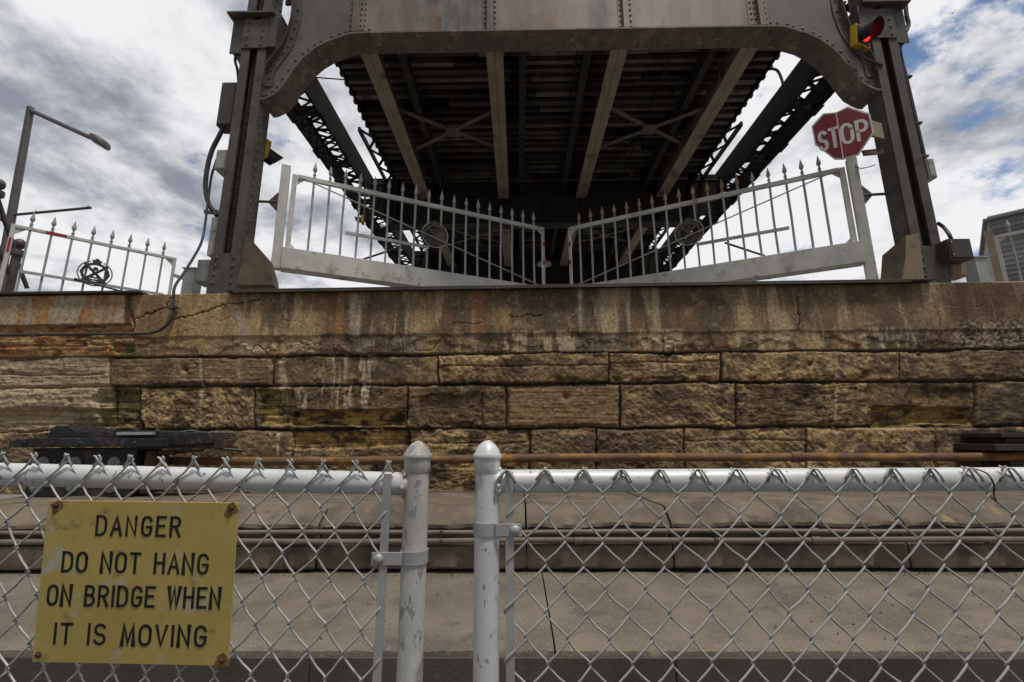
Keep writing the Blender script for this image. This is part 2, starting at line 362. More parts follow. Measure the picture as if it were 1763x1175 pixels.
for x in xsp:
    ch_ = max(0, ch_-.004) if random.random() > .03 else random.uniform(.004, .02)
    wv = .004*math.sin(x*3.1)+.003*math.sin(x*7.7+1)
    for k, (y, z) in enumerate(prof):
        j = random.uniform(-.0025, .0025)
        vs.append((x, y+(ch_+j if k in (2, 3) else 0), z+(-ch_*.8+j if k in (2, 3) else (wv if k in (4, 5) else 0)))); NP = len(prof)
g.add(vs, [(i*NP+k, i*NP+(k+1) % NP, (i+1)*NP+(k+1) % NP, (i+1)*NP+k) for i in range(len(xsp)-1) if i != NA-1 for k in range(NP)]+[tuple(i*NP+k for k in range(NP)) for i in (0, NA-1, NA, len(xsp)-1)])
path = g.build('path', M['concrete'], smooth='auto')
g = MB()
for i in range(1500):
    x = random.uniform(-4, 4.2); u_ = random.random()
    y = yb+.03-abs(random.gauss(0, .035)) if u_ < .62 else random.uniform(yf+.06, yb)
    r_ = random.choice((.002, .003, .003, .004, .006, .008)); c_ = Vector((x, y, ZP+r_*.5))
    p_ = [c_+Vector((random.uniform(.5, 1.3)*r_*a_, random.uniform(.5, 1.3)*r_*b_, random.uniform(.4, .9)*r_*q_)) for a_, b_, q_ in ((1, 0, 0), (-1, 0, 0), (0, 1, 0), (0, -1, 0), (0, 0, 1), (0, 0, -1))]
    g.add(p_, [(0, 2, 4), (2, 1, 4), (1, 3, 4), (3, 0, 4), (2, 0, 5), (1, 2, 5), (3, 1, 5), (0, 3, 5)])
go = g.build('grit', M['grit']); tag(go, 'loose grit and dirt gathered along the foot of the kerb', 'grit', kind='stuff'); tag(path, kind='structure')
# the rising front face of the path: its shade painted as a darker concrete, in poured lengths with worn edges
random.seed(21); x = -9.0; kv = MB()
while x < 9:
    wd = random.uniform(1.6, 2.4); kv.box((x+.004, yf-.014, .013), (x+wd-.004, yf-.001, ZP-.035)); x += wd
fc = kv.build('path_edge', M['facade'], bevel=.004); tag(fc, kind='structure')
g = MB().box((-14, D+.35, ZR-.9), (15, 6.9, ZR-.05)); tag(g.build('road', M['road']), kind='structure')

# kerb stones: each a block of its own with a rounded nose
kf = yb+.03
kj = [-260, 228, 545, 906, 1160, 1568, 1900, 2300]
kx = [P(j, 940, kf).x for j in kj]
kerb = thing('stone_kerb', 'long low kerb of brown stone blocks along the foot of the sandstone wall', 'kerb', (0, kf, ZP))
random.seed(3)
for i in range(len(kx)-1):
    x0, x1 = kx[i]+.007, kx[i+1]-.007; dy = random.uniform(-.012, .012); dz = random.uniform(-.006, .006)
    h = ZK-ZP
    zn = P(892, 900, kf).z; zv = P(892, 871, kf+.16).z
    zg_ = P(892, 939, kf).z
    prof = [(D-.03, ZP+.02), (kf+dy+.012, ZP+.03), (kf+dy, ZP+.05), (kf+dy, zg_-.012), (kf+dy+.012, zg_), (kf+dy+.06, zg_+.006), (kf+dy+.06, zn-.042), (kf+dy+.004, zn-.034), (kf+dy+.003, zn-.008), (kf+dy+.016, zn+.006),
            (kf+dy+.145, zv-.007+dz), (kf+dy+.18, zv+.003+dz), (D-.03, ZK+.01+dz)]
    nseg = max(3, int((x1-x0)/.03)); chp = 0; vs = []; fs = []; n = len(prof)
    for a_ in range(nseg+1):
        t = a_/nseg; x = x0+(x1-x0)*t; chp = max(0, chp-.006) if random.random() > .06 else random.uniform(.006, .022)
        ed = min(t, 1-t)*(x1-x0); rnd = .012*max(0, 1-ed/.03)
        for q, (y, z) in enumerate(prof):
            jx = random.uniform(-.004, .004)
            cq = chp if q in (8, 9) else 0; wv = .006*math.sin(x*5.3+i)+.004*math.sin(x*11+2*i)
            vs.append((x, y+cq+(rnd if 0 < q < n-1 else 0)+(jx+wv if 1 < q < n-1 else 0), z-cq*.7-(rnd if q > 6 else 0)+(jx*.5+wv if q > 6 else jx*.3)))
    for a_ in range(nseg):
        for q in range(n): fs.append((a_*n+q, a_*n+(q+1) % n, (a_+1)*n+(q+1) % n, (a_+1)*n+q))
    fs += [tuple(range(n)), tuple(nseg*n+q for q in range(n))[::-1]]
    MB().add(vs, fs).build('kerb_stone', M['kerb'], kerb, smooth='auto')

# two thin pipes along the kerb
for py, r_, lab in ((916, .017, 'upper of the two thin grey pipes running along the kerb face'), (931, .022, 'lower, thicker and rustier of the two thin pipes along the kerb face')):
    p = P(892, py, kf-.012); pts = [(x, p.y+.006*math.sin(x*1.3), p.z+.004*math.sin(x*2.1+py)) for x in np.linspace(-8, 8, 41)]
    m = MB().tube(pts, r_, 10)
    t = thing('thin_pipe', lab, 'pipe', (0, p.y, p.z), 0, 'thin pipes along the kerb')
    m.build('pipe', M['thinpipe'], t, smooth='auto')
    c = MB()
    for x in (-3.6, -1.05, .45, 2.25, 4.1): c.lathe([(r_*1.35, -.03), (r_*1.35, .03)], (x, p.y, p.z), 10, (1, 0, 0))
    each(c, 'coupling', M['thinpipe'], t, smooth='auto')
    c = MB()
    for x in (-3.2, -.6, 1.5, 3.6): c.box((x-.012, p.y-r_-.004, p.z-.012), (x+.012, kf+.06, p.z+.012))
    each(c, 'bracket', M['rustplate'], t)

# ------------------------------------------------------------------ retaining wall
def vn(x, y, seed):
    xi = np.floor(x).astype(np.int64); yi = np.floor(y).astype(np.int64); xf = x-xi; yf_ = y-yi
    def hsh(a, b):
        h = (a*374761393+b*668265263+seed*974634777) & 0xffffffff
        h = ((h ^ (h >> 13))*1274126177) & 0xffffffff
        return ((h ^ (h >> 16)) & 0xffff)/65535.0
    u = xf*xf*(3-2*xf); v = yf_*yf_*(3-2*yf_)
    return (hsh(xi, yi)*(1-u)+hsh(xi+1, yi)*u)*(1-v)+(hsh(xi, yi+1)*(1-u)+hsh(xi+1, yi+1)*u)*v
def fbm(x, y, seed, o=5, g_=.55):
    s = 0; a_ = 1; t = 0
    for k in range(o):
        s = s+a_*vn(x*2**k+k*17.3, y*2**k-k*9.1, seed+k); t += a_; a_ *= g_
    return s/t
def ss(x, a_, b_):
    t = np.clip((x-a_)/(b_-a_), 0, 1); return t*t*(3-2*t)
STEP = .0095
xs = np.arange(-9.0, 9.0, STEP); z0, z1 = ZK-.02, ZR
zs = np.arange(z0, z1, STEP); NX, NZ = len(xs), len(zs)
GX, GZ = np.meshgrid(xs, zs)
# photo coordinates of each point of the wall face, used only as a ruler for where joints and stains lie
CRi = np.array(CR.inverted()); dv = np.stack([GX, np.full_like(GX, D), GZ-E], -1) @ CRi.T
PX = 881.5+F*dv[..., 0]/-dv[..., 2]; PY = 587.5-F*dv[..., 1]/-dv[..., 2]
# level the rows: use row height along the middle of the wall
pyrow = np.array([587.5-F*(lambda q: q[1]/-q[2])(CRi @ np.array([(0), D, z-E])) for z in zs])
rowpx = pyrow[:, None]+0*PX
wx = (fbm(GX*2.2, GZ*2.2, 5, 3)-.5)*9; wy = (fbm(GX*1.6, GZ*1.6, 11, 4)-.5)*8
wf = (fbm(GX*14, GZ*14, 71, 3)-.5)
X_ = PX+wx*.7+wf*3; Y_ = rowpx+wy+wf*3
H = np.full_like(GX, -.055)                # joints lie back
BL = np.zeros(GX.shape, int); EDGE = np.zeros_like(GX)
courses = [(610, 660.5, [-700, -420, -180, 187, 468, 755, 1047, 1243, 1548, 1800, 2050, 2400]),
           (662.5, 737, [-620, -250, -30, 190, 236, 438, 700, 872, 1068, 1268, 1497, 1682, 1900, 2300]),
           (739, 858, [-500, -120, 110, 500, 704, 913, 1028, 1178, 1390, 1613, 1850, 2300])]
bid = 0; rng = np.random.RandomState(4)
for (ya, yb_, js) in courses:
    for j in range(len(js)-1):
        bid += 1
        d = np.minimum(np.minimum(X_-js[j], js[j+1]-X_), np.minimum(Y_-ya, yb_-Y_)*1.0)
        ins = d > 0
        dd = d+(fbm(GX*11, GZ*11, 170+bid, 3)-.5)*2.2; hh = ss(dd, .5, 1.8)*.042+ss(dd, 1.5, 4.5)*.010
        off = rng.uniform(-.028, .018)
        ty = rng.randint(0, 4); fx, fz, am = ((16, 26, .055), (26, 30, .038), (9, 34, .05), (12, 14, .075))[ty]
        tool = ((fbm(GX*3.5+bid*3, GZ*5, 100+bid, 3, .5)-.5)*rng.uniform(.01, .035)+(fbm(GX*fx+bid*3, GZ*fz, 150+bid, 4, .72)-.5)*am*rng.uniform(.3, .7))*ss(d, 1.5, 6)
        diag = (fbm((GX+GZ)*26, (GX-GZ)*9, 200+bid, 3)-.5)*rng.uniform(.006, .020)
        H = np.where(ins, -.055+hh+off+tool+diag, H); BL = np.where(ins, bid, BL); EDGE = np.where(ins, d, EDGE)
def reg(x0, x1, y0, y1, soft=4): return ss(PX, x0-soft, x0+soft)*(1-ss(PX, x1-soft, x1+soft))*ss(rowpx, y0-soft, y0+soft)*(1-ss(rowpx, y1-soft, y1+soft))
def regw(x0, x1, y0, y1, soft=3, am=26, sd=41):
    qx = PX+(fbm(GX*5, GZ*5, sd, 4)-.5)*am; qy = rowpx+(fbm(GX*5, GZ*5, sd+9, 4)-.5)*am*.8
    return ss(qx, x0-soft, x0+soft)*(1-ss(qx, x1-soft, x1+soft))*ss(qy, y0-soft, y0+soft)*(1-ss(qy, y1-soft, y1+soft))
lam = (fbm(GX*1.2, GZ*30, 300, 4, .6)-.5)  # bedding layers
# eroded stones
er1 = regw(500, 697, 706, 731, 2, 10); er1b = regw(445, 505, 672, 731, 3, 16)
er2 = regw(1503, 1680, 706, 736, 2, 14, 55); er2b = regw(1570, 1680, 672, 736, 4, 16, 58)
er3 = regw(165, 236, 668, 735, 4, 30, 61); er4 = regw(-200, 190, 700, 736, 4, 22, 63)
er5 = regw(500, 704, 742, 770, 3, 14, 67)
sp = regw(722, 835, 680, 735, 2, 18, 69)
corn = ss(fbm(GX*3.3, GZ*3.3, 720, 4, .6), .60, .66)*(1-ss(EDGE, 4, 11))*(EDGE > 0); H = H-corn*.03
smooth19 = reg(874, 1066, 664, 736, 1.5)+reg(189, 466, 612, 659, 1.5)*.8
H = H*(1-smooth19*.0)
H = np.where((smooth19 > .4) & (EDGE > 5), -.004+(fbm(GX*2.5, GZ*62, 733, 3, .6)-.5)*.012+(fbm(GX*22, GZ*30, 731, 4, .6)-.5)*.016, H)
H = H-er1*.12-er1b*.06-er2*.10-er2b*.04-er3*.08-er4*.07-er5*.045-sp*.035
H = H+lam*.06*(er1+er1b+er2+er3+er4+er5)+lam*.03*reg(-900, 190, 600, 740, 8)
# horizontal shell cracks in single blocks
for (x0, x1, y) in ((757, 1045, 630), (1050, 1240, 626), (706, 912, 763), (1180, 1388, 761), (500, 700, 705), (0, 180, 640)):
    yy = rowpx+(fbm(GX*3, GZ*0+y, 77, 4)-.5)*7
    H = H-.022*np.exp(-((yy-y)/1.3)**2)*reg(x0, x1, y-20, y+20)
# pits
for (x, y, r_) in ((975, 684, 6), (318, 632, 5), (1388, 687, 5), (1395, 632, 4), (120, 685, 4), (16, 634, 4), (1490, 650, 6)):
    H = H-.05*np.exp(-(((PX-x)**2+(rowpx-y)**2)/r_**2))
# rendered band above the blocks
bandm = 1-ss(Y_*.35+rowpx*.65, 606.5, 608.5)
peel = fbm(GX*3.1, GZ*6, 400, 5, .6); wob = (fbm(GX*5, GZ*2, 406, 4, .6)-.5)*16
low = ss(rowpx+wob*.5, 575, 577.5)
bh = .006+(fbm(GX*1.1, GZ*1.1, 410, 4)-.5)*.02+(fbm(GX*22, GZ*22, 412, 3)-.5)*.004
chip = ss(peel+(rowpx-590)/120, .52, .56)*low
bh = bh-low*.014-chip*.014+(fbm(GX*16, GZ*20, 414, 4)-.5)*.016*low
# cracks in the band
ck = np.abs(fbm(GX*.9+4, GZ*.9, 430, 4)-.5); bh = bh-.02*(1-ss(ck, 0, .004))*(.35+.65*low)
def line(pts, wd):
    d = np.full_like(GX, 1e9); wxx = PX+(fbm(GX*6, GZ*6, 440, 5, .65)-.5)*22; wyy = rowpx+(fbm(GX*6, GZ*6, 445, 5, .65)-.5)*22
    for (xa, ya), (xb, yb2) in zip(pts[:-1], pts[1:]):
        t = np.clip(((wxx-xa)*(xb-xa)+(wyy-ya)*(yb2-ya))/((xb-xa)**2+(yb2-ya)**2), 0, 1)
        d = np.minimum(d, np.hypot(wxx-xa-t*(xb-xa), wyy-ya-t*(yb2-ya)))
    return 1-ss(d, wd*.4, wd)
crack = np.maximum.reduce([line([(228, 545), (262, 535), (285, 520), (298, 495)], 1.5), line([(300, 545), (340, 536), (395, 520), (450, 512)], 1.1),
                           line([(228, 500), (229, 560), (222, 608)], 2.2), line([(1374, 518), (1379, 575)], .8), line([(880, 545), (935, 546)], .8),
                           line([(430, 598), (440, 588), (452, 600), (466, 597)], 1.2)])
bh = bh-.035*crack
left = 1-ss(PX+wx*.5, 226, 228)
beam = left*(1-ss(rowpx+wf*3, 552, 554)); under = left*ss(rowpx+wf*3, 553, 555)
bh = np.where(left > .5, np.where(beam > .5, .02+(fbm(GX*18, GZ*18, 450, 3)-.5)*.006, -.02+lam*.05+(fbm(GX*8, GZ*10, 455, 4)-.5)*.04), bh)
brick = regw(150, 228, 556, 612, 3, 14, 91)
brc = np.minimum(np.abs(((rowpx+wf*5-554) % 11)-5.5), 5)
bh = np.where(brick > .5, -.035+ss(5.5-brc, 1, 3)*.03*ss(fbm(GX*7, GZ*9, 95, 3), .3, .5)+lam*.02, bh)
H = H*(1-bandm)+bh*bandm
H = H-.045*regw(190, 228, 585, 612, 2, 16, 97)
# chipped top edge
topd = (rowpx-492); H = H-.05*ss(-topd+(fbm(GX*7, GZ*0, 460, 4)-.5)*14, -3, 3)*(PX > 380)*(PX < 1625)

# colour of the stone itself: bedding, stains, rust, lime, moss; plus a painted vignette
def C(r, g_, b_): return np.array(lin(r, g_, b_))/.43
def lay(c, k, col): return c*(1-k[..., None])+k[..., None]*col
tint = rng.uniform(0, 1, (bid+2)); t2 = rng.uniform(0, 1, (bid+2))
nA = fbm(GX*3.2, GZ*4.5, 500, 6, .6); nB = fbm(GX*1.1, GZ*1.6, 510, 5); nC = fbm(GX*9, GZ*14, 520, 5, .65)
col = np.zeros(GX.shape+(3,))+C(112, 91, 60)
col = lay(col, ss(nA, .42, .62)*.8, C(140, 116, 76)); col = lay(col, ss(nA, .56, .30)*.75, C(74, 60, 42))
col = lay(col, ss(nC, .52, .68)*.7, C(166, 142, 96)); col = lay(col, ss(nC, .48, .32)*.7, C(58, 47, 34)); nD = fbm(GX*28, GZ*40, 524, 3, .6); col = lay(col, ss(nD, .44, .28)*.6, C(54, 44, 32))
col = col*(0.66+.52*tint[BL])[..., None]; col = lay(col, (t2[BL]*.3), C(96, 80, 60)); big = fbm(GX*.7, GZ*1.1, 516, 4); col = lay(col, ss(big, .5, .62)*.5*(1-bandm), C(66, 54, 38))
col = lay(col, ss(nB, .5, .68)*.5, C(80, 68, 52))
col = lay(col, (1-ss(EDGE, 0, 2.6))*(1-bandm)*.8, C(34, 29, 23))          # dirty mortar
pale = reg(-900, 186, 610, 738, 6); col = lay(col, pale*(.5+.5*nA), C(188, 168, 134)); col = lay(col, pale*ss(fbm(GX*2, GZ*6, 530, 5), .5, .62)*.7, C(96, 84, 62))
col = lay(col, reg(189, 466, 611, 660, 4)*.6, C(94, 77, 54))
col = lay(col, reg(874, 1066, 664, 736, 3)*.55, C(108, 88, 58))
strk = fbm(GX*16, GZ*1.2, 540, 4, .6); col = lay(col, reg(468, 640, 611, 700, 12)*ss(strk, .55, .66)*.55, C(170, 158, 132))
yel = np.clip(er1+er1b*.8+er2*.9+er2b*.4+er5*.6, 0, 1); col = lay(col, yel*ss(nC, .3, .6)*.75, C(178, 146, 72)); col = lay(col, yel*ss(fbm(GX*4, GZ*12, 551, 4), .52, .64)*.8, C(48, 40, 28))
moss = np.clip(er3+.7*regw(120, 235, 690, 737, 6, 30, 561)+.5*er1b+.35*er2+regw(180, 225, 585, 612, 3, 16, 563), 0, 1)
col = lay(col, moss*ss(nC, .38, .56)*.8, C(74, 76, 26)); col = lay(col, moss*ss(nC, .5, .36)*.5, C(34, 36, 20))
# band
vs1 = fbm(GX*7, GZ*.8, 600, 5, .6); vs2 = fbm(GX*20, GZ*1.4, 610, 4, .6); vb = fbm(GX*1.0, GZ*.7, 620, 4)
bc = np.zeros(GX.shape+(3,))+C(102, 85, 60)
bc = lay(bc, ss(vb, .42, .6)*.8, C(134, 112, 76)); bc = lay(bc, ss(vb, .5, .34)*.8, C(72, 62, 48)); rw_ = fbm(GX*3.3, GZ*.5, 605, 5, .6); bc = lay(bc, ss(rw_, .56, .68)*.38, C(114, 80, 44)); pw_ = fbm(GX*5.3, GZ*.6, 607, 5, .6); bc = lay(bc, ss(pw_, .56, .68)*.6, C(158, 142, 112))
bc = lay(bc, ss(vs1, .54, .70)*.5, C(76, 64, 49)); bc = lay(bc, ss(vs2, .54, .66)*.65*ss(vb, .38, .56), C(172, 148, 104))
bc = lay(bc, ss(nC, .56, .74)*.35, C(140, 122, 94))
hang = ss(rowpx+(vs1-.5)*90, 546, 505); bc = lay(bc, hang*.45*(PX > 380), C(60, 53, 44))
def streak(x, wd, y0, y1, colr, k, sd):
    m = np.exp(-((PX-x+(vs2-.5)*14)/wd)**2)*ss(rowpx, y0-8, y0+8)*(1-ss(rowpx, y1-25, y1+6))*ss(fbm(GX*14, GZ*1.5, sd, 4), .3, .6)
    return lay(bc, m*k, colr)
for x, wd, y0, y1, cc, k in ((822, 12, 500, 605, C(112, 72, 42), .8), (770, 6, 505, 570, C(104, 72, 46), .6), (585, 9, 500, 600, C(138, 96, 56), .55), (612, 7, 505, 590, C(176, 166, 146), .6),
                             (640, 10, 500, 606, C(66, 58, 48), .7), (530, 9, 520, 590, C(168, 142, 100), .7), (560, 5, 515, 600, C(120, 84, 48), .6), (930, 14, 510, 590, C(70, 56, 42), .6), (1000, 5, 500, 580, C(148, 138, 120), .7),
                             (1060, 9, 500, 575, C(150, 124, 80), .6), (1125, 5, 500, 590, C(150, 128, 90), .5), (1345, 6, 520, 570, C(160, 134, 92), .6), (1405, 7, 510, 585, C(150, 124, 84), .5), (1600, 22, 500, 585, C(148, 126, 92), .7), (1655, 20, 495, 600, C(52, 42, 32), .8),
                             (690, 12, 500, 560, C(82, 68, 50), .6), (870, 22, 530, 580, C(136, 112, 72), .6), (1250, 5, 575, 605, C(74, 42, 24), .8)):
    bc = streak(x, wd, y0, y1, cc, k, int(x))
lime = np.zeros_like(GX)
for x0, x1, k in ((868, 995, 1), (1100, 1180, .9), (1250, 1330, .8), (1335, 1420, .5), (1490, 1570, .95), (1575, 1620, .6), (480, 540, .4)):
    lime = np.maximum(lime, k*reg(x0, x1, 576, 603, 9)*ss(fbm(GX*13, GZ*2.4, 640, 5, .65), .44, .58))
bc = lay(bc, np.clip(lime, 0, 1)*.95, C(214, 190, 146)); bc = lay(bc, low*ss(fbm(GX*4, GZ*7, 645, 5), .52, .62)*.6*(1-lime), C(98, 90, 76))
bc = lay(bc, low*ss(fbm(GX*5, GZ*3, 648, 5), .55, .68)*.6, C(66, 52, 38))
wsp = np.exp(-((PX-(398+.42*(rowpx-520))+(vs2-.5)*18)/(6+.07*(rowpx-500)))**2)*ss(rowpx, 505, 525)*(1-ss(rowpx, 590, 612)); bc = lay(bc, wsp*.7, C(176, 160, 136))
drop = ss(vn(GX*34, GZ*34, 650), .93, .97)*ss(vb, .45, .6); bc = lay(bc, drop*.8*reg(600, 1120, 505, 590, 30), C(196, 190, 180))
rub = reg(1640, 2400, 560, 612, 10); bc = lay(bc, rub*ss(vn(GX*40, GZ*46, 655), .45, .6)*.8, C(146, 130, 104)); bc = lay(bc, rub*ss(vn(GX*36, GZ*40, 657), .6, .75)*.7, C(50, 42, 33))
bc = lay(bc, reg(1640, 2400, 470, 560, 14)*.6*ss(vb, .62, .4), C(84, 62, 42)); bc = lay(bc, regw(1710, 1790, 492, 502, 2, 10)*.7, C(190, 176, 150))
bc = lay(bc, reg(228, 400, 495, 608, 8)*.55, C(112, 88, 56)); bc = lay(bc, reg(228, 400, 495, 608, 8)*ss(vs1, .52, .66)*.5, C(136, 110, 74))
# old beam at the left and rusted stone under it
lb = np.zeros(GX.shape+(3,))+C(176, 160, 132); lb = lay(lb, ss(nC, .45, .65)*.5, C(142, 126, 100))
rs_ = ss(fbm(GX*5.5, GZ*.9, 660, 5, .6), .5, .64); lb = lay(lb, rs_*.85, C(146, 98, 46)); lb = lay(lb, ss(fbm(GX*8, GZ*1.2, 664, 4), .58, .7)*.6, C(92, 62, 36))
lb = lay(lb, reg(160, 206, 490, 556, 10)*ss(vs2, .35, .6)*.8, C(116, 78, 44)); lb = lay(lb, reg(216, 232, 490, 556, 4)*.8, C(50, 34, 22))
ru = np.zeros(GX.shape+(3,))+C(132, 98, 58); ru = lay(ru, ss(fbm(GX*4, GZ*7, 670, 5, .6), .44, .6)*.8, C(146, 92, 40)); ru = lay(ru, ss(nC, .5, .66)*.7, C(60, 40, 24)); ru = lay(ru, ss(nA, .56, .7)*.5, C(160, 136, 96))
bc = np.clip(bc*1.12, 0, None)
bc = np.where((beam > .5)[..., None], lb, np.where((under > .5)[..., None], ru, bc))
bc = lay(bc, (brick > .5)*.75*ss(nC, .35, .6), C(138, 120, 88)); bc = lay(bc, regw(186, 222, 588, 612, 3, 14, 97)*ss(nC, .4, .55)*.8, C(70, 84, 26))
bc = lay(bc, crack*.6, C(44, 36, 28))
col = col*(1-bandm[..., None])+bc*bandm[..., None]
col = lay(col, regw(1640, 2400, 742, 800, 6, 40, 700)*.6, C(36, 33, 30)); col = lay(col, reg(1560, 2400, 500, 860, 60)*.38, C(62, 50, 38))  # wide darkening of the right end is lens vignette painted into the colour
# white chalky runs that cross several courses
for x, y0, y1, k in ((345, 612, 720, .6), (1440, 610, 770, .35), (478, 740, 790, .8), (412, 612, 660, .4), (930, 690, 720, .3), (1130, 610, 650, .4)):
    m = np.exp(-((PX-x+(wx*.6))/2.2)**2)*ss(rowpx, y0, y0+8)*(1-ss(rowpx, y1-20, y1))*ss(fbm(GX*20, GZ*5, int(x), 3), .3, .5); col = lay(col, m*k, C(176, 164, 138))
col = np.clip(col, .008, None); mxc = col.max(-1, keepdims=True); col = col*np.minimum(1, .58/mxc)
gr = col.mean(-1, keepdims=True); col = gr+(col-gr)*.89; lm = col.mean(-1, keepdims=True); col = col*np.clip(.66+.8*(lm/.28), .62, 1.2)
H = H.astype(np.float64)
TOPS = lambda x: .0062*(x+4.5)                 # the wall's top climbs a little to the right
t4 = np.clip((GZ-zs[0])/(zs[-1]-zs[0]), 0, 1)**5
fv = np.stack([GX, D-H, GZ+t4*TOPS(GX)], -1).reshape(-1, 3)
idx = np.arange(NX*NZ).reshape(NZ, NX)
q = np.stack([idx[:-1, :-1], idx[:-1, 1:], idx[1:, 1:], idx[1:, :-1]], -1).reshape(-1, 4)
# back, top and ends
ring = np.concatenate([idx[0, :], idx[1:, -1], idx[-1, -2::-1], idx[-2:0:-1, 0]])
bk = fv[ring].copy(); bk[:, 1] = D+.45; nb = len(ring); bi = NX*NZ+np.arange(nb)
q2 = np.stack([ring, bi, np.roll(bi, -1), np.roll(ring, -1)], -1)
allv = np.concatenate([fv, bk]); me = bpy.data.meshes.new('sandstone_wall')
faces = np.concatenate([q, q2]); nf = len(faces)
me.vertices.add(len(allv)); me.vertices.foreach_set('co', allv.ravel().astype(np.float32))
me.loops.add(nf*4); me.loops.foreach_set('vertex_index', faces.ravel().astype(np.int32))
me.polygons.add(nf); me.polygons.foreach_set('loop_start', (np.arange(nf)*4).astype(np.int32)); me.polygons.foreach_set('loop_total', np.full(nf, 4, np.int32))
me.update(calc_edges=True); me.validate()
crumb = 0
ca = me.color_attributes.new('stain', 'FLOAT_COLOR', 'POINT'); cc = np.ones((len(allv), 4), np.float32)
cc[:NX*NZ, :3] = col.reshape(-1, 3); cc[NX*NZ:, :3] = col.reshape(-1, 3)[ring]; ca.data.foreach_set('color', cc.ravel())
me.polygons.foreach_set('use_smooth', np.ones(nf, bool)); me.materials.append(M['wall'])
wall = thing('retaining_wall', 'old sandstone block wall with a stained rendered band along its top', 'wall', (0, D, ZK))
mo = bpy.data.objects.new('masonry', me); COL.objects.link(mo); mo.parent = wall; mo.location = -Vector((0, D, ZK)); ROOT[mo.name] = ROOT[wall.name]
# steel edge plates lying along the top
x0 = P(388, 496, D-.09).x; x1 = P(1612, 484, D-.09).x
m = MB(); z = ZR+.016
t0_, t1_ = TOPS(x0), TOPS(x1); m.prism([(x0, D-.09, z-.012+t0_), (x1, D-.09, z-.012+t1_), (x1, D-.09, z+.006+t1_), (x0, D-.09, z+.006+t0_)], (0, .53, 0)); m.prism([(x0+.1, D-.09, z-.04+t0_), (x1-.3, D-.09, z-.04+t1_), (x1-.3, D-.09, z-.0125+t1_), (x0+.1, D-.09, z-.0125+t0_)], (0, .012, 0))
m.build('edge_plate', M['edge'], wall, bevel=.003)
m = MB(); xa = P(-400, 500, D-.08).x; xb = P(240, 497, D-.08).x
m.box((xa, D-.08, z-.014), (xb, D+.44, z+.012)); m.build('edge_plate', M['edge'], wall, bevel=.003)

# ------------------------------------------------------------------ bridge portal
YP = 6.2
portal = thing('bridge_portal', 'riveted steel portal frame with an arched girder spanning over the spiked road gates', 'bridge portal', (AX, YP, ZR))
ZT = E+9.2
def rows(mb, p, q, n, nrm, r=.017):
    p, q = Vector(p), Vector(q)
    for i in range(n): mb.rivet(p+(q-p)*((i+.5)/n), nrm, r)
def column(xc, s):
    """s=+1: the span lies on the +x side"""
    hw = .20; y0, y1 = YP, YP+.30; zb = ZR+.01
    fl = MB(); 
    fl.box((xc-hw, y0, zb), (xc-.065, y0+.03, ZT)); fl.box((xc+.065, y0, zb), (xc+hw, y0+.03, ZT))         # front flange strips
    fl.box((xc-hw, y1-.03, zb), (xc-.065, y1, ZT)); fl.box((xc+.065, y1-.03, zb), (xc+hw, y1, ZT))
    fl.box((xc-hw-.012, y0+.032, zb), (xc-hw+.012, y1-.032, ZT)); fl.box((xc+hw-.012, y0+.032, zb), (xc+hw+.012, y1-.032, ZT))
    for sx in (-1, 1):
        xx = xc+sx*(hw+.012)
        rows(fl, (xx, y0+.08, zb+.1), (xx, y0+.08, ZT), 48, (sx, 0, 0), .024); rows(fl, (xx, y1-.08, zb+.16), (xx, y1-.08, ZT+.06), 48, (sx, 0, 0), .021)
    c = fl.build('column', M['steel'], portal)
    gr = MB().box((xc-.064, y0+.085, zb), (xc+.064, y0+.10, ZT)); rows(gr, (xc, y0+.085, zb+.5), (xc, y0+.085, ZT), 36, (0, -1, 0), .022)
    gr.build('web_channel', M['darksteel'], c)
    zq = P(892, 432, YP).z
    bp = MB().box((xc-hw-.01, y0-.022, zb), (xc+hw+.01, y0-.001, zq))
    for zz in np.linspace(zb+.12, zq-.07, 6):
        for sx in (-1, 1): bp.rivet((xc+sx*.13, y0-.022, zz), (0, -1, 0), .026)
    bp.build('base_plate', M['steel'], c, bevel=.003)
    za, zb2 = P(892, 77, YP).z, P(892, 28, YP).z
    cp = MB().box((xc-hw-.005, y0-.02, za), (xc+hw+.005, y0-.001, zb2))
    for zz in np.linspace(za+.06, zb2-.06, 4):
        for sx in (-1, 1): cp.rivet((xc+sx*.12, y0-.02, zz), (0, -1, 0), .022)
    cp.build('cover_plate', M['steel'], c, bevel=.003)
    # bracket shelf round the head of the column
    so_ = -s; xo = xc+so_*hw; bk = MB(); OW = .22
    z3 = P(892, 22, YP).z
    bk.box((min(xo, xo+so_*OW), y0+.03, za-.05), (max(xo, xo+so_*OW), y0+.05, z3)); 
    bk.box((xc-hw-.27*(s > 0)-.1*(s < 0), y0-.09, z3), (xc+hw+.27*(s < 0)+.1*(s > 0), y1, z3+.03))
    bk.prism([(xo+so_*.014, y0+.06, za-.3), (xo+so_*.2, y0+.06, za+.05), (xo+so_*.014, y0+.06, za+.05)], (0, .2, 0))
    bk.box((min(xo+so_*.18, xo+so_*.21), y0+.055, za+.0), (max(xo+so_*.18, xo+so_*.21), y1-.05, z3-.004))
    xi = xc+s*hw
    bk.box((min(xi+s*.012, xi+s*.15), y0-.02, za+.02), (max(xi+s*.012, xi+s*.15), y0, z3-.002)); bk.box((min(xi+s*.13, xi+s*.15), y0+.002, za+.02), (max(xi+s*.13, xi+s*.15), y0+.3, z3-.002))
    each(bk, 'bracket_plate', M['steel'], c)
    return c
xl = P(391, 430, YP).x; xr = P(1594, 411, YP).x; AX2 = (xl+xr)/2
colL = column(xl, 1); colR = column(xr, -1)
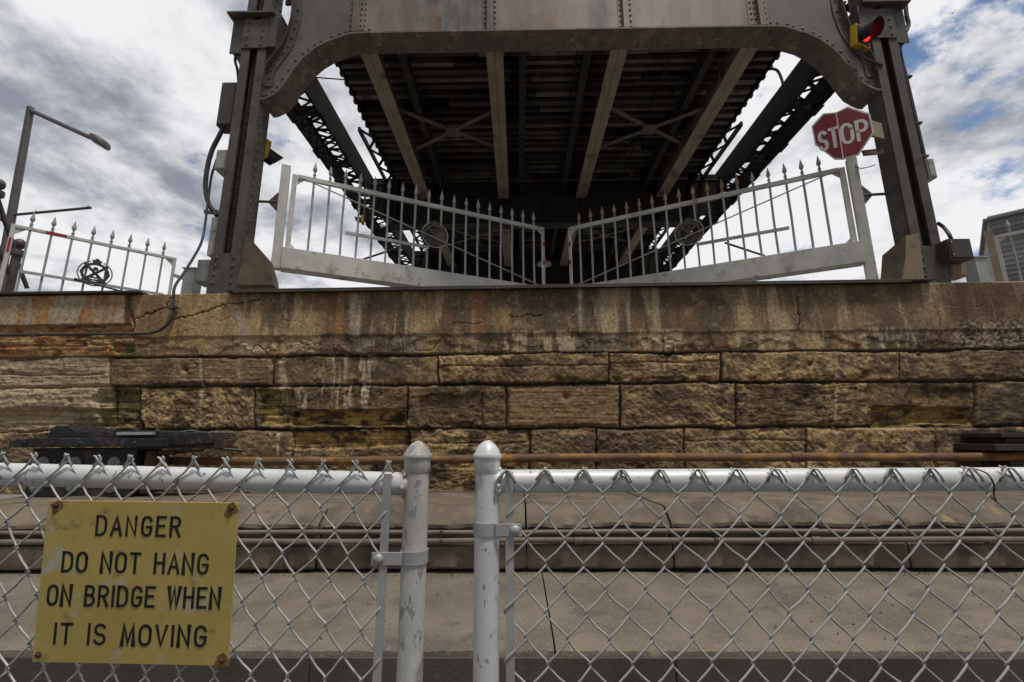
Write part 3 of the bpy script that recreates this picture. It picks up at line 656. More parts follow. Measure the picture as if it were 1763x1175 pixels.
# arched girder: outline measured on the left half, mirrored about the axis
pl = [(446, 172), (455, 171), (466, 166), (480, 157), (491, 142), (500, 128), (511, 113), (524, 98), (541, 84), (562, 72), (582, 65.5), (602, 62), (640, 58.5)]
half = [(P(x, y, YP).x-AX2, P(x, y, YP).z) for x, y in pl]
half[0] = (xl+.2-AX2, half[0][1])
zt = P(892, 52.5, YP).z
half[-1] = (half[-1][0], zt); half[-2] = (half[-2][0], zt-.012); half.append((half[-1][0]+.6, zt))
pts = [(AX2+x, z) for x, z in half]+[(AX2-x, z) for x, z in half[::-1]]
FW = .42
ylo, yhi = YP, YP+FW
fl = MB(); th = .03; n = len(pts)
vs = []
for i, (x, z) in enumerate(pts):
    a_ = Vector(pts[max(i-1, 0)]); b_ = Vector(pts[min(i+1, n-1)]); d_ = (b_-a_).normalized(); nn = Vector((-d_.y, d_.x))*th
    vs += [(x, ylo, z), (x, yhi, z), (x+nn.x, yhi, z+nn.y), (x+nn.x, ylo, z+nn.y)]
fs = [(i*4+k, i*4+(k+1) % 4, i*4+4+(k+1) % 4, i*4+4+k) for i in range(n-1) for k in range(4)]+[(3, 2, 1, 0), tuple((n-1)*4+k for k in range(4))]
fl.add(vs, fs)
acc = 0; nx = .05                            # rivets under the flange, two rows a side
for i in range(n-1):
    a_, b_ = Vector(pts[i]), Vector(pts[i+1]); L_ = (b_-a_).length; d_ = (b_-a_)/L_; dn = (d_.y, 0, -d_.x)
    while nx < acc+L_:
        c_ = a_+d_*(nx-acc)
        for yy in ((.06, .13) if int(nx*9) % 2 else (.29, .36)): fl.rivet((c_.x, ylo+yy, c_.y), dn, .027)
        nx += .125
    acc += L_
soff = fl.build('arch_flange', M['soffit'], portal, smooth='auto')
# girder web with its own reverse-curved upper edge towards each column
pu = [(505, -40), (507, 20), (502, 50), (491, 80), (476, 100), (462, 122), (458, 150)]
yw = YP+.07
uh = [(P(x, y, yw).x-AX2, P(x, y, yw).z) for x, y in pu]
uh[-1] = (xl+.215-AX2, uh[-1][1]); uh[-2] = (xl+.23-AX2, uh[-2][1])
uh = [tuple(v)[:2] for v in [(q.x, q.y) for q in bez([(x, z, 0) for x, z in uh[::-1]], 4)]]
lo = [(x, z+.02) for x, z in half]
outl = [(AX2+x, z) for x, z in lo]+[(AX2-x, z) for x, z in lo[::-1]]+[(AX2-x, z) for x, z in uh]+[(AX2+uh[-1][0]*-1, ZT-.8), (AX2+uh[-1][0], ZT-.8)]+[(AX2+x, z) for x, z in uh[::-1]]
wb = MB(); wb.prism([(x, yw, z) for x, z in outl], (0, .05, 0))
web = wb.build('girder_web', M['haunch'], portal)
# riveted angle along the curved upper edge, and along the arch
fl_r = []
for sgn in (1, -1):
    m = MB(); path2 = [(AX2+sgn*x, z) for x, z in uh]
    vs = []; nn_ = len(path2); A_ = []
    for i, (x, z) in enumerate(path2):
        a_ = Vector(path2[max(i-1, 0)]); b_ = Vector(path2[min(i+1, nn_-1)]); d_ = (b_-a_).normalized(); nv = Vector((d_.y, -d_.x))*sgn
        A_.append((Vector((x, z)), nv, d_))
        p0 = Vector((x, z)); p1 = p0+nv*.13
        vs += [(p0.x, yw-.016, p0.y), (p1.x, yw-.016, p1.y), (p1.x, yw-.001, p1.y), (p0.x, yw-.001, p0.y)]
    fs = [(i*4+k, i*4+(k+1) % 4, i*4+4+(k+1) % 4, i*4+4+k) for i in range(nn_-1) for k in range(4)]+[(3, 2, 1, 0), tuple((nn_-1)*4+k for k in range(4))]
    m.add(vs, fs)
    # outstanding leg: a lip proud of the web
    vs = []
    for p0, nv, d_ in A_:
        q = p0-nv*.012
        vs += [(p0.x, yw-.09, p0.y), (q.x, yw-.09, q.y), (q.x, yw+.09, q.y), (p0.x, yw+.09, p0.y)]
    m.add(vs, fs)
    for i in range(0, nn_-1, 2):
        c_ = A_[i][0]+A_[i][1]*.065; m.rivet((c_.x, yw-.016, c_.y), (0, -1, 0), .023)
    m.build('edge_angle', M['steel'], web)
    m = MB(); hp = [(AX2+sgn*x, z) for x, z in half[:-1]]
    for i in range(0, len(hp)-1):
        a_, b_ = Vector(hp[i]), Vector(hp[i+1]); d_ = (b_-a_).normalized(); nv = Vector((-d_.y, d_.x))*sgn
        k_ = max(1, int((b_-a_).length/.1))
        for j in range(k_):
            c_ = a_+(b_-a_)*((j+.5)/k_)+nv*.13; fl_r.append(((c_.x, yw, c_.y), sgn))
for sgn in (1, -1):                        # flange angle riveted to the web along each haunch
    m = MB(); vs = []; hp = [(AX2+sgn*x, z) for x, z in half[:-2]]
    for i, (x, z) in enumerate(hp):
        a_ = Vector(hp[max(i-1, 0)]); b_ = Vector(hp[min(i+1, len(hp)-1)]); d_ = (b_-a_).normalized(); nv = Vector((-d_.y, d_.x))*sgn
        p0 = Vector((x, z))+nv*.034; p1 = p0+nv*.15
        vs += [(p0.x, yw-.012, p0.y), (p1.x, yw-.012, p1.y), (p1.x, yw-.0012, p1.y), (p0.x, yw-.0012, p0.y)]
    nn_ = len(hp); m.add(vs, [(i*4+k, i*4+(k+1) % 4, i*4+4+(k+1) % 4, i*4+4+k) for i in range(nn_-1) for k in range(4)]+[(3, 2, 1, 0), tuple((nn_-1)*4+k for k in range(4))])
    for p_, s_ in fl_r:
        if s_ == sgn: m.rivet((p_[0], yw-.012, p_[2]), (0, -1, 0), .023)
    m.build('flange_angle', M['haunch'], web)
for pa_, pb_ in ((612, 843), (843, 1078), (1078, 1312)):
    m = MB(); m.box((P(pa_, 20, YP).x+.001, yw-.006, zt+.033), (P(pb_, 20, YP).x-.001, yw-.0011, ZT-.815)); m.build('web_plate', M['web'], web)
for px in (612, 843, 1078, 1312):
    x = P(px, 20, YP).x; wide = px in (612, 1312)
    m = MB(); m.box((x-.12-.08*wide*(px > 900), yw-.0145, zt+.034), (x+.12+.08*wide*(px < 900), yw-.001, ZT-.81)); m.box((x-.045, YP-.0, zt+.036), (x+.045, yw-.0145, ZT-.81))
    for zz in np.arange(zt+.1, ZT-.85, .11):
        for dx in ((-.085, .085, .15 if px < 900 else -.15) if wide else (-.085, .085)): m.rivet((x+dx, yw-.014, zz), (0, -1, 0), .022)
    m.build('stiffener', M['web'], web)
# dark closing plate behind: back angle of the girder
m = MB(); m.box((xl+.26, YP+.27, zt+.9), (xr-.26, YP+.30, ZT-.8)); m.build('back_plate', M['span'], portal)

# ------------------------------------------------------------------ lift span seen from below
span = thing('lift_span', 'dark underside of the raised bridge span with girders, cross beams and lattice chords', 'bridge span', (AX, 7.0, E+6.9))
YS, YE = 6.75, 45.0
zs_ = E+6.85; zd = E+7.52
fb = [12.3+5.4*i for i in range(6)]
for px in (650, 858, 1068, 1300):
    x = AX2-.02+{650: -3.47, 858: -1.18, 1068: 1.08, 1300: 3.42}[px]
    m = MB(); y0 = YS
    segs = [YS]+fb+[YE]
    for a_, b_ in zip(segs[:-1], segs[1:]):
        a2, b2 = a_+.0, b_-.14
        if a_ != YS: a2 = a_+.14
        m.box((x-.155, a2, zs_), (x-.004, b2, zs_+.03)); m.box((x+.004, a2, zs_), (x+.155, b2, zs_+.03)); m.box((x-.012, a2, zs_+.031), (x+.012, b2, zd-.08))
        m.box((x-.14, a2, zs_+.032), (x-.014, b2, zs_+.05)); m.box((x+.014, a2, zs_+.032), (x+.14, b2, zs_+.05))
        for sx in (-1, 1):
            for yy in np.arange(a2+.3, b2, .9): m.box((x+.013 if sx > 0 else x-.09, yy, zs_+.06), (x+.09 if sx > 0 else x-.013, yy+.02, zd-.085))
    m.build('stringer', M['stringer'], span)
    # plate girder beside each stringer, seen edge-on
    m = MB(); xx = x+(.52 if px < 900 else -.52)
    for a_, b_ in zip(segs[:-1], segs[1:]):
        m.box((xx-.01, a_+.15, zs_+.22), (xx+.01, b_-.15, zd-.02)); m.box((xx-.07, a_+.15, zs_+.2), (xx+.07, b_-.15, zs_+.218))
        for yy in np.arange(a_+.4, b_-.3, .16): m.rivet((xx, yy, zs_+.2), (0, 0, -1), .018)
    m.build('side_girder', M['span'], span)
random.seed(11)
m = MB(); y = YS+.05
while y < 24:
    wd = random.choice((.10, .12, .13, .15)); xa = AX2-4.42+random.uniform(-.005, .005); xb = AX2+4.42+random.uniform(-.005, .005)
    x = xa; zz = zd+random.uniform(-.02, .02)
    cuts = sorted(random.uniform(xa+.3, xb-.3) for _ in range(random.choice((3, 4, 6, 7))))+[xb]
    for c_ in cuts:
        if c_-x > .12 and random.random() < .93:
            dz = random.uniform(-.012, .012); m.box((x, y+random.uniform(-.01, .01), zz+dz), (c_-.02, y+wd*random.uniform(.8, 1.05), zz+dz+.12))
        x = c_
    y += wd+random.uniform(.10, .15)
m.build('deck_trough', M['plank'], span)
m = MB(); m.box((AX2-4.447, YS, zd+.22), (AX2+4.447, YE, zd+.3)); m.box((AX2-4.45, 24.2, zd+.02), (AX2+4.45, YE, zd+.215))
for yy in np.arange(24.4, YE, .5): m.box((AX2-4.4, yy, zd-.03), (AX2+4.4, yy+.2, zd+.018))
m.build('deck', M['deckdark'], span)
for s in (-1, 1):
    x = AX2+s*4.46; m = MB(); m.box((x-.012, YS, zd-.03), (x+.012, YE, zd+.23))
    for yy in np.arange(YS+.3, 30, .27): m.box((min(x, x+s*.05)+s*.0125, yy, zd-.02), (max(x, x+s*.05)+s*.0125, yy+.1, zd+.16))
    m.build('edge_fascia', M['span'], span)
for k, y in enumerate(fb):
    m = MB(); zb = E+6.04
    m.box((AX2-4.5, y-.012, zb+.03), (AX2+4.5, y+.012, zd-.05)); m.box((AX2-4.5, y-.2, zb), (AX2+4.5, y+.2, zb+.028)); 
    for x in np.linspace(-4.4, 4.4, 9): m.box((AX2+x-.02, y-.11, zb+.03), (AX2+x+.02, y-.0125, zd-.06))
    f_ = m.build('floor_beam', M['span'], span)
    for s in (-1, 1):                        # riveted end gussets up to the chord
        m = MB(); xo = AX2+s*5.18; m.prism([(AX2+s*3.9, y-.03, zb+.03), (xo, y-.03, zb+.45), (xo, y-.03, zd+.1), (AX2+s*4.3, y-.03, zd+.1)], (0, .015, 0))
        for i in range(4):
            for j in range(7): m.rivet((AX2+s*(4.35+.2*i), y-.03, zb+.5+.15*j), (0, -1, 0), .02)
        m.build('gusset', M['spandark'], f_)
# cross bracing between the stringers
segs = [YS]+fb
for a_, b_ in zip(segs[:3], segs[1:4]):
    ym = (a_+b_)/2-.2 if a_ == YS else (a_+b_)/2
    for xa, xb in ((-3.47, -1.18), (1.08, 3.42)):
        for q in (0, 1):
            m = MB(); za, zb = (zs_+.12, zs_+.16)
            p = (AX2+(xa if q else xb), ym-.75, za+.05*q); r_ = (AX2+(xb if q else xa), ym+.75, za+.05*q)
            m.beam(p, r_, .11, .012); m.beam(Vector(p)+Vector((0, .03, .026)), Vector(r_)+Vector((0, .03, .026)), .012, .045); m.build('cross_brace', M['brace'], span)
    m = MB()
    for xa in (-2.3, 2.25): m.box((AX2+xa-.16, ym-.16, zs_+.10), (AX2+xa+.16, ym+.16, zs_+.112))
    each(m, 'brace_plate', M['brace'], span)
# thin service pipes under the deck
for x, rr in ((.42, .014), (2.3, .018)):
    MB().tube([(AX2-.02+x, YS+.1, zd-.09), (AX2-.02+x, 22, zd-.09)], rr, 6).build('service_pipe', M['span'], span)
# side chords: two webs, laced top and bottom
for s in (-1, 1):
    xi, xo = AX2+s*5.22, AX2+s*5.92; z0_, z1_ = E+7.12, E+7.92; y0 = 6.95
    m = MB()
    for x in (xi, xo):
        z1_ = E+(7.80 if x == xi else 7.68); m.box((x-.012, y0, z0_), (x+.012, YE, z1_)); sx = 1 if x > (xi+xo)/2 else -1
        for z in (z0_, z1_-.015): m.box((min(x-sx*.0125, x-sx*.04), y0, z+.0), (max(x-sx*.0125, x-sx*.04), YE, z+.015))
        for yy in np.arange(y0+.1, 22, .22):
            for zz in (.06, .46): m.rivet((x-sx*.012 if x == xo else x+(-s)*.012, yy, z0_+zz), (-sx if x == xo else -s, 0, 0), .016)
        for yy in np.arange(y0+.5, YE, 1.35): m.box((x-.05, yy, z0_-.008), (x+.05, yy+.35, z0_-.001))
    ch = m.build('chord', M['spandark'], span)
    lc = MB(); y = y0; k = 0
    while y < 34:
        st = .40
        for zz, ph in ((z0_-.004, 0), (z1_+.004, 1)):
            a_, b_ = (xi, xo) if (k+ph) % 2 else (xo, xi)
            lc.beam((a_, y, zz), (b_, y+st, zz), .075, .012, (0, 0, 1))
        lc.beam((xo if (k+1) % 2 else xi, y, z1_+.03), (xi if (k+1) % 2 else xo, y+st, z1_+.03), .05, .01, (0, 0, 1))
        if k % 2 == 0: lc.box((min(xi, xo), y-.05, z1_+.012), (max(xi, xo), y+.06, z1_+.024)); 
        if k % 5 == 0: lc.box((min(xi, xo)+.013, y-.008, z0_+.02), (max(xi, xo)-.013, y+.008, z0_+.22))
        y += st; k += 1
    lc.build('lacing', M['spandark'], ch)
    # short laced edge strip outside the deck edge
    xi2, xo2 = AX2+s*4.44, AX2+s*4.72; m = MB()
    for x in (xi2, xo2): m.box((x-.03, 9.9, zd-.06), (x+.03, 34, zd+.06))
    y = 9.9; k = 0
    while y < 30:
        m.beam((xi2 if k % 2 else xo2, y, zd), (xo2 if k % 2 else xi2, y+.4, zd), .07, .02); y += .4; k += 1
    m.build('edge_lacing', M['span'], span)
    for y in (12.3, 17.7, 23.1): 
        MB().box((AX2+s*4.4-.02, y-.05, zd-.10), (AX2+s*5.2, y+.05, zd-.061)).build('outrigger', M['span'], span)

# ------------------------------------------------------------------ spiked gates
SPEAR = [(.018, 0), (.030, .004), (.030, .018), (.019, .022), (.019, .05), (.028, .055), (.028, .068), (.017, .075), (.014, .11), (.020, .118), (.038, .150), (.030, .19), (.015, .25), (.003, .30)]
def spear(mb, p, k=1.0): mb.lathe([(r_*k*.95, h*k) for r_, h in SPEAR], p, 8)
def crest(root, c, ux, nrm, r_, m_, ring_m, flip=1):
    """round emblem: thin outer ring, broad inner ring with a saltire, small ball and a crown on top"""
    uz = Vector((0, 0, 1)); at = lambda a, b, d=0: c+ux*a+uz*b+nrm*d
    o = MB().tube([at(r_*math.cos(t), r_*math.sin(t)) for t in np.linspace(R(112), R(428), 33)], .011, 6).build('crest_ring', ring_m, root, smooth='auto')
    m = MB(); R1, R2 = r_*.84, r_*.66; K = 32; vs = []
    for i in range(K):
        t = 2*math.pi*i/K; cs, sn = math.cos(t), math.sin(t); bump = 1+.06*(i % 4 == 0)
        vs += [at(R1*cs*bump, R1*sn*bump, .012), at(R2*cs, R2*sn, .012), at(R2*cs, R2*sn, -.012), at(R1*cs*bump, R1*sn*bump, -.012)]
    m.add(vs, [(i*4+k, i*4+(k+1) % 4, ((i+1) % K)*4+(k+1) % 4, ((i+1) % K)*4+k) for i in range(K) for k in range(4)])
    e = m.build('crest', m_, root)
    for a_ in (45, 135):
        d_ = ux*math.cos(R(a_))+uz*math.sin(R(a_)); m = MB(); off = nrm*(.004 if a_ == 45 else -.004)
        m.beam(c-d_*r_*.93+off, c+d_*r_*.93+off, .03 if a_ == 45 else .031, r_*.17, nrm.cross(d_)); m.build('crest_band', m_, e)
    m = MB(); ball = at(0, r_*.34, .016); m.lathe([(.001, -.02), (r_*.14, -.014), (r_*.16, 0), (r_*.14, .014), (.001, .02)], ball, 12, nrm); m.build('crest_boss', m_, e)
    m = MB(); cr_ = [(-.24, .82), (-.30, 1.08), (-.16, 1.02), (-.12, 1.16), (0, 1.08), (.12, 1.16), (.16, 1.02), (.30, 1.08), (.24, .82)]
    m.prism([at(x*r_, z*r_, -.014) for x, z in cr_], nrm*.028); m.lathe([(.001, -.012), (.016, 0), (.001, .012)], at(0, r_*1.14), 6, nrm); m.build('crest_crown', m_, e)
    m = MB()
    for x0 in (-.22, .0, .22): m.beam(at(x0*r_-.1*r_, -.40*r_, .003), at(x0*r_+.12*r_, -.30*r_, .003), .018, .025*r_/.2, nrm.cross(ux))
    m.prism([at(x*r_, z*r_, -.006) for x, z in [(-.4, -.50), (-.2, -.45), (.05, -.52), (.3, -.46), (.42, -.50), (.3, -.60), (-.3, -.60)]], nrm*.016); m.build('crest_wave', m_, e)
YH = 6.5; A_G = R(26.2)
def road_gate(xh, s, label, spear_m):
    L_ = 4.66; hinge = Vector((xh, YH, ZR)); ux = Vector((s*math.cos(A_G), math.sin(A_G), 0)); nr = Vector((s*math.sin(A_G), -math.cos(A_G), 0)); uz = Vector((0, 0, 1))
    root = thing('road_gate', label, 'gate', hinge, 0, 'spiked road gates across the bridge entrance')
    zt_, zb, zl = E+4.13, E+2.87, E+2.53
    at = lambda a, z, d=0: Vector((hinge.x, hinge.y, 0))+ux*a+nr*d+uz*z
    m = MB(); m.beam(at(0, zl if s > 0 else ZR+.03), at(0, E+4.27), .12, .13, nr.cross(uz)); m.build('hinge_post', M['white'], root, bevel=.006)
    m = MB(); m.beam(at(.135, zb+.002), at(.135, zt_+.02), .075, .07, nr.cross(uz)); m.build('stile', M['white'], root, bevel=.004)
    m = MB(); m.beam(at(.175, zt_), at(L_, zt_), .05, .075); m.build('top_rail', M['white'], root, bevel=.004)
    m = MB(); m.beam(at(.0665, (zl+zb)/2), at(L_, (zl+zb)/2), .22, zb-zl); m.build('bottom_beam', M['white'], root, bevel=.008)
    m = MB(); m.beam(at(L_+.026, zl+.02), at(L_+.026, zt_+.037), .05, .05, nr.cross(uz)); m.build('end_stile', M['white'], root, bevel=.004)
    m = MB()
    for a_, z_, da, dz_ in ((.175, zt_-.04, .1, -.1), (.175, zb, .1, .1), (L_, zt_-.04, -.1, -.1)): m.prism([at(a_, z_, -.006), at(a_+da, z_, -.006), at(a_, z_+dz_, -.006)], nr*.012)
    each(m, 'corner_gusset', M['white'], root)
    for zz in (zt_-.33, zt_-.72):
        m = MB(); m.beam(at(L_+.026, zz-.045, .027), at(L_+.026, zz+.045, .027), .044, .004, nr); m.build('reflector', M['reflector'], root)
    nb_ = 18
    for i in range(nb_):
        a_ = .42+(L_-.60)*i/(nb_-1)
        m = MB()
        if i in (8, 9):                      # cut short above and below the crest ring
            q_ = MB(); q_.tube([at(a_, zb), at(a_, zb+.68-.205)], .0185, 8); q_.build('bar', M['grille'], root, smooth='auto'); m.tube([at(a_, zb+.68+.205), at(a_, zt_-.038)], .0185, 8)
        else: m.tube([at(a_, zb), at(a_+random.uniform(-.008, .008), (zb+zt_)/2, random.uniform(-.012, .012)), at(a_, zt_-.038)], .0185, 8)
        b = m.build('bar', M['grille'], root, smooth='auto')
        m = MB(); spear(m, at(a_, zt_+.034), random.uniform(.95, 1.04)); rusty = spear_m and i > 4; m.build('spearhead', M['rustspear'] if rusty else M['grille'], b, smooth='auto')
    ca = .42+(L_-.60)*8.5/17
    crest(root, at(ca, zb+.68, .05), ux, nr, .235, M['medal'], M['grille'])
    m = MB(); m.tube([at(.20, zt_-.03, .075), at(L_-.1, zb+.02, .085)], .011, 6); m.build('tie_rod', M['grille'], root)
    m = MB(); m.beam(at(.95, zb+.42, .06), at(2.35, zb+.42, .06), .03, .05); lb = m.build('latch_bar', M['grille'], root)
    m = MB(); m.tube([at(1.3, zb+.25, -.6), at(1.9, zb+.40, -.04)], .018, 6); m.build('stay_rod', M['boxdark'], root)
    # hinge arms reaching to the column
    m = MB(); xc_ = (xl+.22) if s > 0 else (xr-.22); hx = min(xc_, hinge.x-s*.07)
    p = Vector((xc_, YH-.06, E+3.63)); q = at(-.07, E+3.63)
    m.tube([p, q], .022, 8); m.prism([q+Vector((0, -.015, .16)), q+Vector((0, -.015, -.16)), q+Vector((-s*.15, -.015, 0))], (0, .03, 0))
    m.build('hinge_arm', M['steel'], root)
    return root
xhl = P(481, 400, YH).x; xhr = P(1487, 400, YH).x
gl = road_gate(xhl, 1, 'white spiked road gate leaf with pale grey spearheads, hung on the left portal column', False)
gr_ = road_gate(xhr, -1, 'white spiked road gate leaf with rust stained spearheads, hung below the red stop sign', True)

# ------------------------------------------------------------------ barriers at the feet of the columns
def barrier(px_prof, y0, y1, label, zend=0, bm_='barrier'):
    pts = [P(x, y, y0) for x, y in px_prof]
    pts = [Vector((p.x, y0, max(p.z, ZR-.04))) for p in pts]
    root = thing('road_barrier', label, 'barrier', (pts[0].x, y0, ZR), 0, 'concrete barrier ends beside the portal columns')
    vs = pts+[Vector((p.x, y1, ZR+(p.z-ZR)*(1-zend))) for p in pts]; n = len(pts)
    b = MB().add(vs, [tuple(range(n)), tuple(range(2*n-1, n-1, -1))]+[(i, (i+1) % n, n+(i+1) % n, n+i) for i in range(n)]).build('barrier', M['barrierdark'], root, bevel=.006)
    MB().prism([p-Vector((0, .002, 0)) for p in pts], (0, -.02, 0)).build('end_face', M[bm_], b, bevel=.006)
    return root
barrier([(1558, 407), (1580, 403), (1591, 492), (1550, 492), (1557, 450)], YP-.28, YP+.15, 'ochre concrete barrier end with pale face at the foot of the right portal column', .12)
barrier([(436, 416), (425, 416), (408, 492), (472, 492), (470, 455)], YP-.22, YP-.04, 'dark brown sloping barrier end at the foot of the left portal column', .35, 'barrierdark')

# ------------------------------------------------------------------ stop sign, folded along its middle
FT, FB = (1439, 194), (1452, 275)
Ys = 6.02; top, bot = P(*FT, Ys), P(*FB, Ys); mid = (top+bot)/2
up = (top-bot); hgt = up.length*1.0; rollv = up.normalized()
stop = thing('stop_sign', 'folded red octagonal stop sign with white rim beside the right column', 'stop sign', mid)
def half_sign(ang, s, pxs, name):
    ux = Vector((math.cos(R(ang)), -math.sin(R(ang)), 0)); ux = (ux-rollv*ux.dot(rollv)).normalized(); nr = ux.cross(rollv).normalized()
    if nr.y > 0: nr = -nr
    loc = []
    for px, py in pxs:                       # where the corner's sight line meets the plane of this half
        d = CR @ Vector(((px-881.5)/F, (587.5-py)/F, -1)); o = Vector((0, 0, E))
        k = (mid-o).dot(nr)/d.dot(nr); q = o+d*k-mid; loc.append(Vector((q.dot(ux), q.dot(rollv))))
    to = lambda a, z: mid+ux*a.x+rollv*a.y+nr*z
    cxy = sum(loc, Vector((0, 0)))/len(loc)
    h = MB(); h.prism([to(p, -.006) for p in loc], nr*.012); pan = h.build('sign_half', M['signwhite'], stop)
    inn = []
    for p in loc:
        q = p*(1-.062) if abs(p.x) > .02 else p*(1-.055)
        inn.append(q)
    MB().prism([to(p, .0065) for p in inn], nr*.003).build('red_face', M['red'], pan)
    MB().prism([to(p*1.0, -.012) for p in loc], nr*.0055).build('sign_backing', M['signback'], pan)
    return pan, ux, nr, inn
cl = [FT, (1417, 196), (1397, 218), (1403, 249), (1437, 275), FB]
cr2 = [FB, (1479, 267), (1505, 228), (1498, 196), (1460, 184), FT]
pl_, uxl, nrl, il = half_sign(37, -1, cl, 'l'); pr_, uxr, nrr, ir = half_sign(27, 1, cr2, 'r')
wl = min(p.x for p in il); wr = max(p.x for p in ir); LH = hgt*.38
m = MB(); letters(m, 'ST', mid+nrl*.0095, uxl, rollv, nrl, wl+.055, -.022, -LH*.52, LH, LH*.15, gap=.34); m.build('lettering', M['signwhite'], pl_)
m = MB(); letters(m, 'OP', mid+nrr*.0095, uxr, rollv, nrr, .03, wr-.05, -LH*.50, LH, LH*.15, gap=.30); m.build('lettering', M['signwhite'], pr_)
m = MB(); m.tube([mid-up*.5+nrr*.0, mid+up*.5], .012, 6); m.build('hinge', M['signwhite'], stop)
a_ = mid+uxr*(wr-.02)-nrr*.03
m = MB(); m.beam(a_+rollv*.03, a_+rollv*.03+Vector((.26, .09, 0)), .03, .26); m.build('bracket', M['signback'], stop)
m = MB(); q = mid+uxr*.27-up*.44-nrr*.03; m.beam(q-Vector((.03, .0, .01)), q+Vector((.36, .12, .10)), .03, .08); m.build('lower_bracket', M['rustplate'], stop)

# ------------------------------------------------------------------ traffic signals
def signal(name, label, c, fwd, k, lens, visor_len=.26, back=True, group=None):
    fwd = Vector(fwd).normalized(); ux = fwd.cross(Vector((0, 0, 1))).normalized(); uz = ux.cross(fwd)
    t = thing(name, label, 'traffic signal', c, 0, group)
    m = MB(); m.beam(c-fwd*.10*k, c, .34*k, .34*k, uz); m.build('housing', M['sigyellow'], t, bevel=.02*k)
    m = MB(); m.beam(c+fwd*.001, c+fwd*.012*k, .27*k, .27*k, uz); m.build('face_plate', M['sigblack'], t)
    m = MB(); m.lathe([(.105*k, .0), (.10*k, .018*k), (.06*k, .035*k), (.01*k, .04*k)], c+fwd*.0125*k, 20, fwd); m.build('lens', lens, t, smooth='auto')
    # tube visor open underneath
    m = MB(); n = 20; vs = []
    for i in range(n+1):
        t_ = R(-62)+R(304)*i/n
        d = ux*math.cos(t_)+uz*math.sin(t_); ll = visor_len*k*(.55+.45*(math.sin(t_)*.5+.5))
        for rr, l2 in ((.128*k, .0125*k), (.128*k, ll), (.120*k, ll), (.120*k, .0125*k)): vs.append(c+d*rr+fwd*l2)
    m.add(vs, [(i*4+q, i*4+(q+1) % 4, i*4+4+(q+1) % 4, i*4+4+q) for i in range(n) for q in range(4)]+[(3, 2, 1, 0), tuple(n*4+q for q in range(4))])
    m.build('visor', M['sigblack'], t, smooth='auto')
    return t, ux, uz
c = P(1487, 62, 6.0)
t, ux, uz = signal('traffic_signal', 'red lit single traffic signal in a yellow housing high on the right column', c, (.30, -.80, -.12), 1.0, M['redlamp'], group='yellow cased traffic signals')
m = MB(); m.tube(bez([c+Vector((-.02, .03, -.17)), c+Vector((-.0, .1, -.28)), Vector((xr-.12, YP+.0, c.z-.36))], 5), .022, 8); m.build('mounting_arm', M['boxdark'], t)
c = P(455, 264, 6.75)
t, ux, uz = signal('traffic_signal', 'yellow cased signal seen from behind, peeping out behind the left column', c, (.5, .85, -.15), .98, M['sigblack'], visor_len=.3, group='yellow cased traffic signals')
MB().beam(c-Vector((.20, .05, 0)), c-Vector((.06, 0, 0)), .06, .12).build('mounting_arm', M['boxdark'], t)
c = P(622, 379, 12.0)
t, ux, uz = signal('traffic_signal', 'small distant yellow signal with dark visor on the left lattice chord behind the gate', c, (-1, -.25, -.05), .62, M['sigblack'], visor_len=.3, group='yellow cased traffic signals')
MB().tube([c+Vector((.06, .02, -.02)), Vector((AX2-5.22, 12.0, c.z-.15)), Vector((AX2-5.22, 12.0, E+7.2))], .03, 8).build('mounting_arm', M['boxdark'], t)

# ------------------------------------------------------------------ electrical boxes and cables on the columns
def ebox(name, label, cat, px0, py0, px1, py1, Y, dep, m_, xin, lid=True, group=None):
    """box whose front face covers these photo pixels at distance Y, held to the column at x = xin"""
    a_, b_ = P((px0+px1)/2, py1, Y), P((px0+px1)/2, py0, Y); xa = P(px0, (py0+py1)/2, Y).x; xb = P(px1, (py0+py1)/2, Y).x
    t = thing(name, label, cat, ((xa+xb)/2, Y, a_.z), 0, group)
    MB().box((xa, Y, a_.z), (xb, Y+dep, b_.z)).build('case', m_, t, bevel=.008)
    if lid:
        m = MB(); g_ = .02; m.box((xa+g_, Y-.012, a_.z+g_), (xb-g_, Y-.001, b_.z-g_)); l_ = m.build('lid', m_, t, bevel=.004)
        for zz in (a_.z+.06, b_.z-.06):
            m = MB(); m.rivet((xa+.04, Y-.012, zz), (0, -1, 0), .012); m.build('screw', M['galv'], l_)
    x0, x1 = sorted((xin, xa if xin < xa else xb)); m = MB()
    for zz in (a_.z+.05, b_.z-.09): m.box((x0, Y+dep*.4, zz), (x1, Y+dep*.4+.03, zz+.04))
    each(m, 'bracket', M['galv'], t)
    return t, Vector((xa, Y, a_.z)), Vector((xb, Y+dep, b_.z))
e1, a1, b1 = ebox('switch_box', 'tall dark grey switch box, highest on the left column above the thick cable', 'electrical box', 377, 142, 404, 216, 6.35, .22, M['boxdark'], xl-.2, group='electrical boxes on the portal columns')
e2, a2, b2 = ebox('switch_box', 'pale metal box with stained front halfway up the left column', 'electrical box', 371, 258, 390, 292, 6.3, .24, M['boxpale'], xl-.2, group='electrical boxes on the portal columns')
e3, a3, b3 = ebox('switch_box', 'light grey junction box low beside the base of the left column', 'electrical box', 338, 447, 358, 487, 6.3, .22, M['box'], xl-.2, group='electrical boxes on the portal columns')
e4, a4, b4 = ebox('switch_box', 'narrow silver box halfway up the outer side of the right column', 'electrical box', 1597, 273, 1611, 306, 6.25, .24, M['boxpale'], xr+.2, group='electrical boxes on the portal columns')
e5, a5, b5 = ebox('switch_box', 'big dark brown box beside the foot of the right column', 'electrical box', 1634, 411, 1674, 446, 6.0, .36, M['boxdark'], xr+.2, group='electrical boxes on the portal columns')
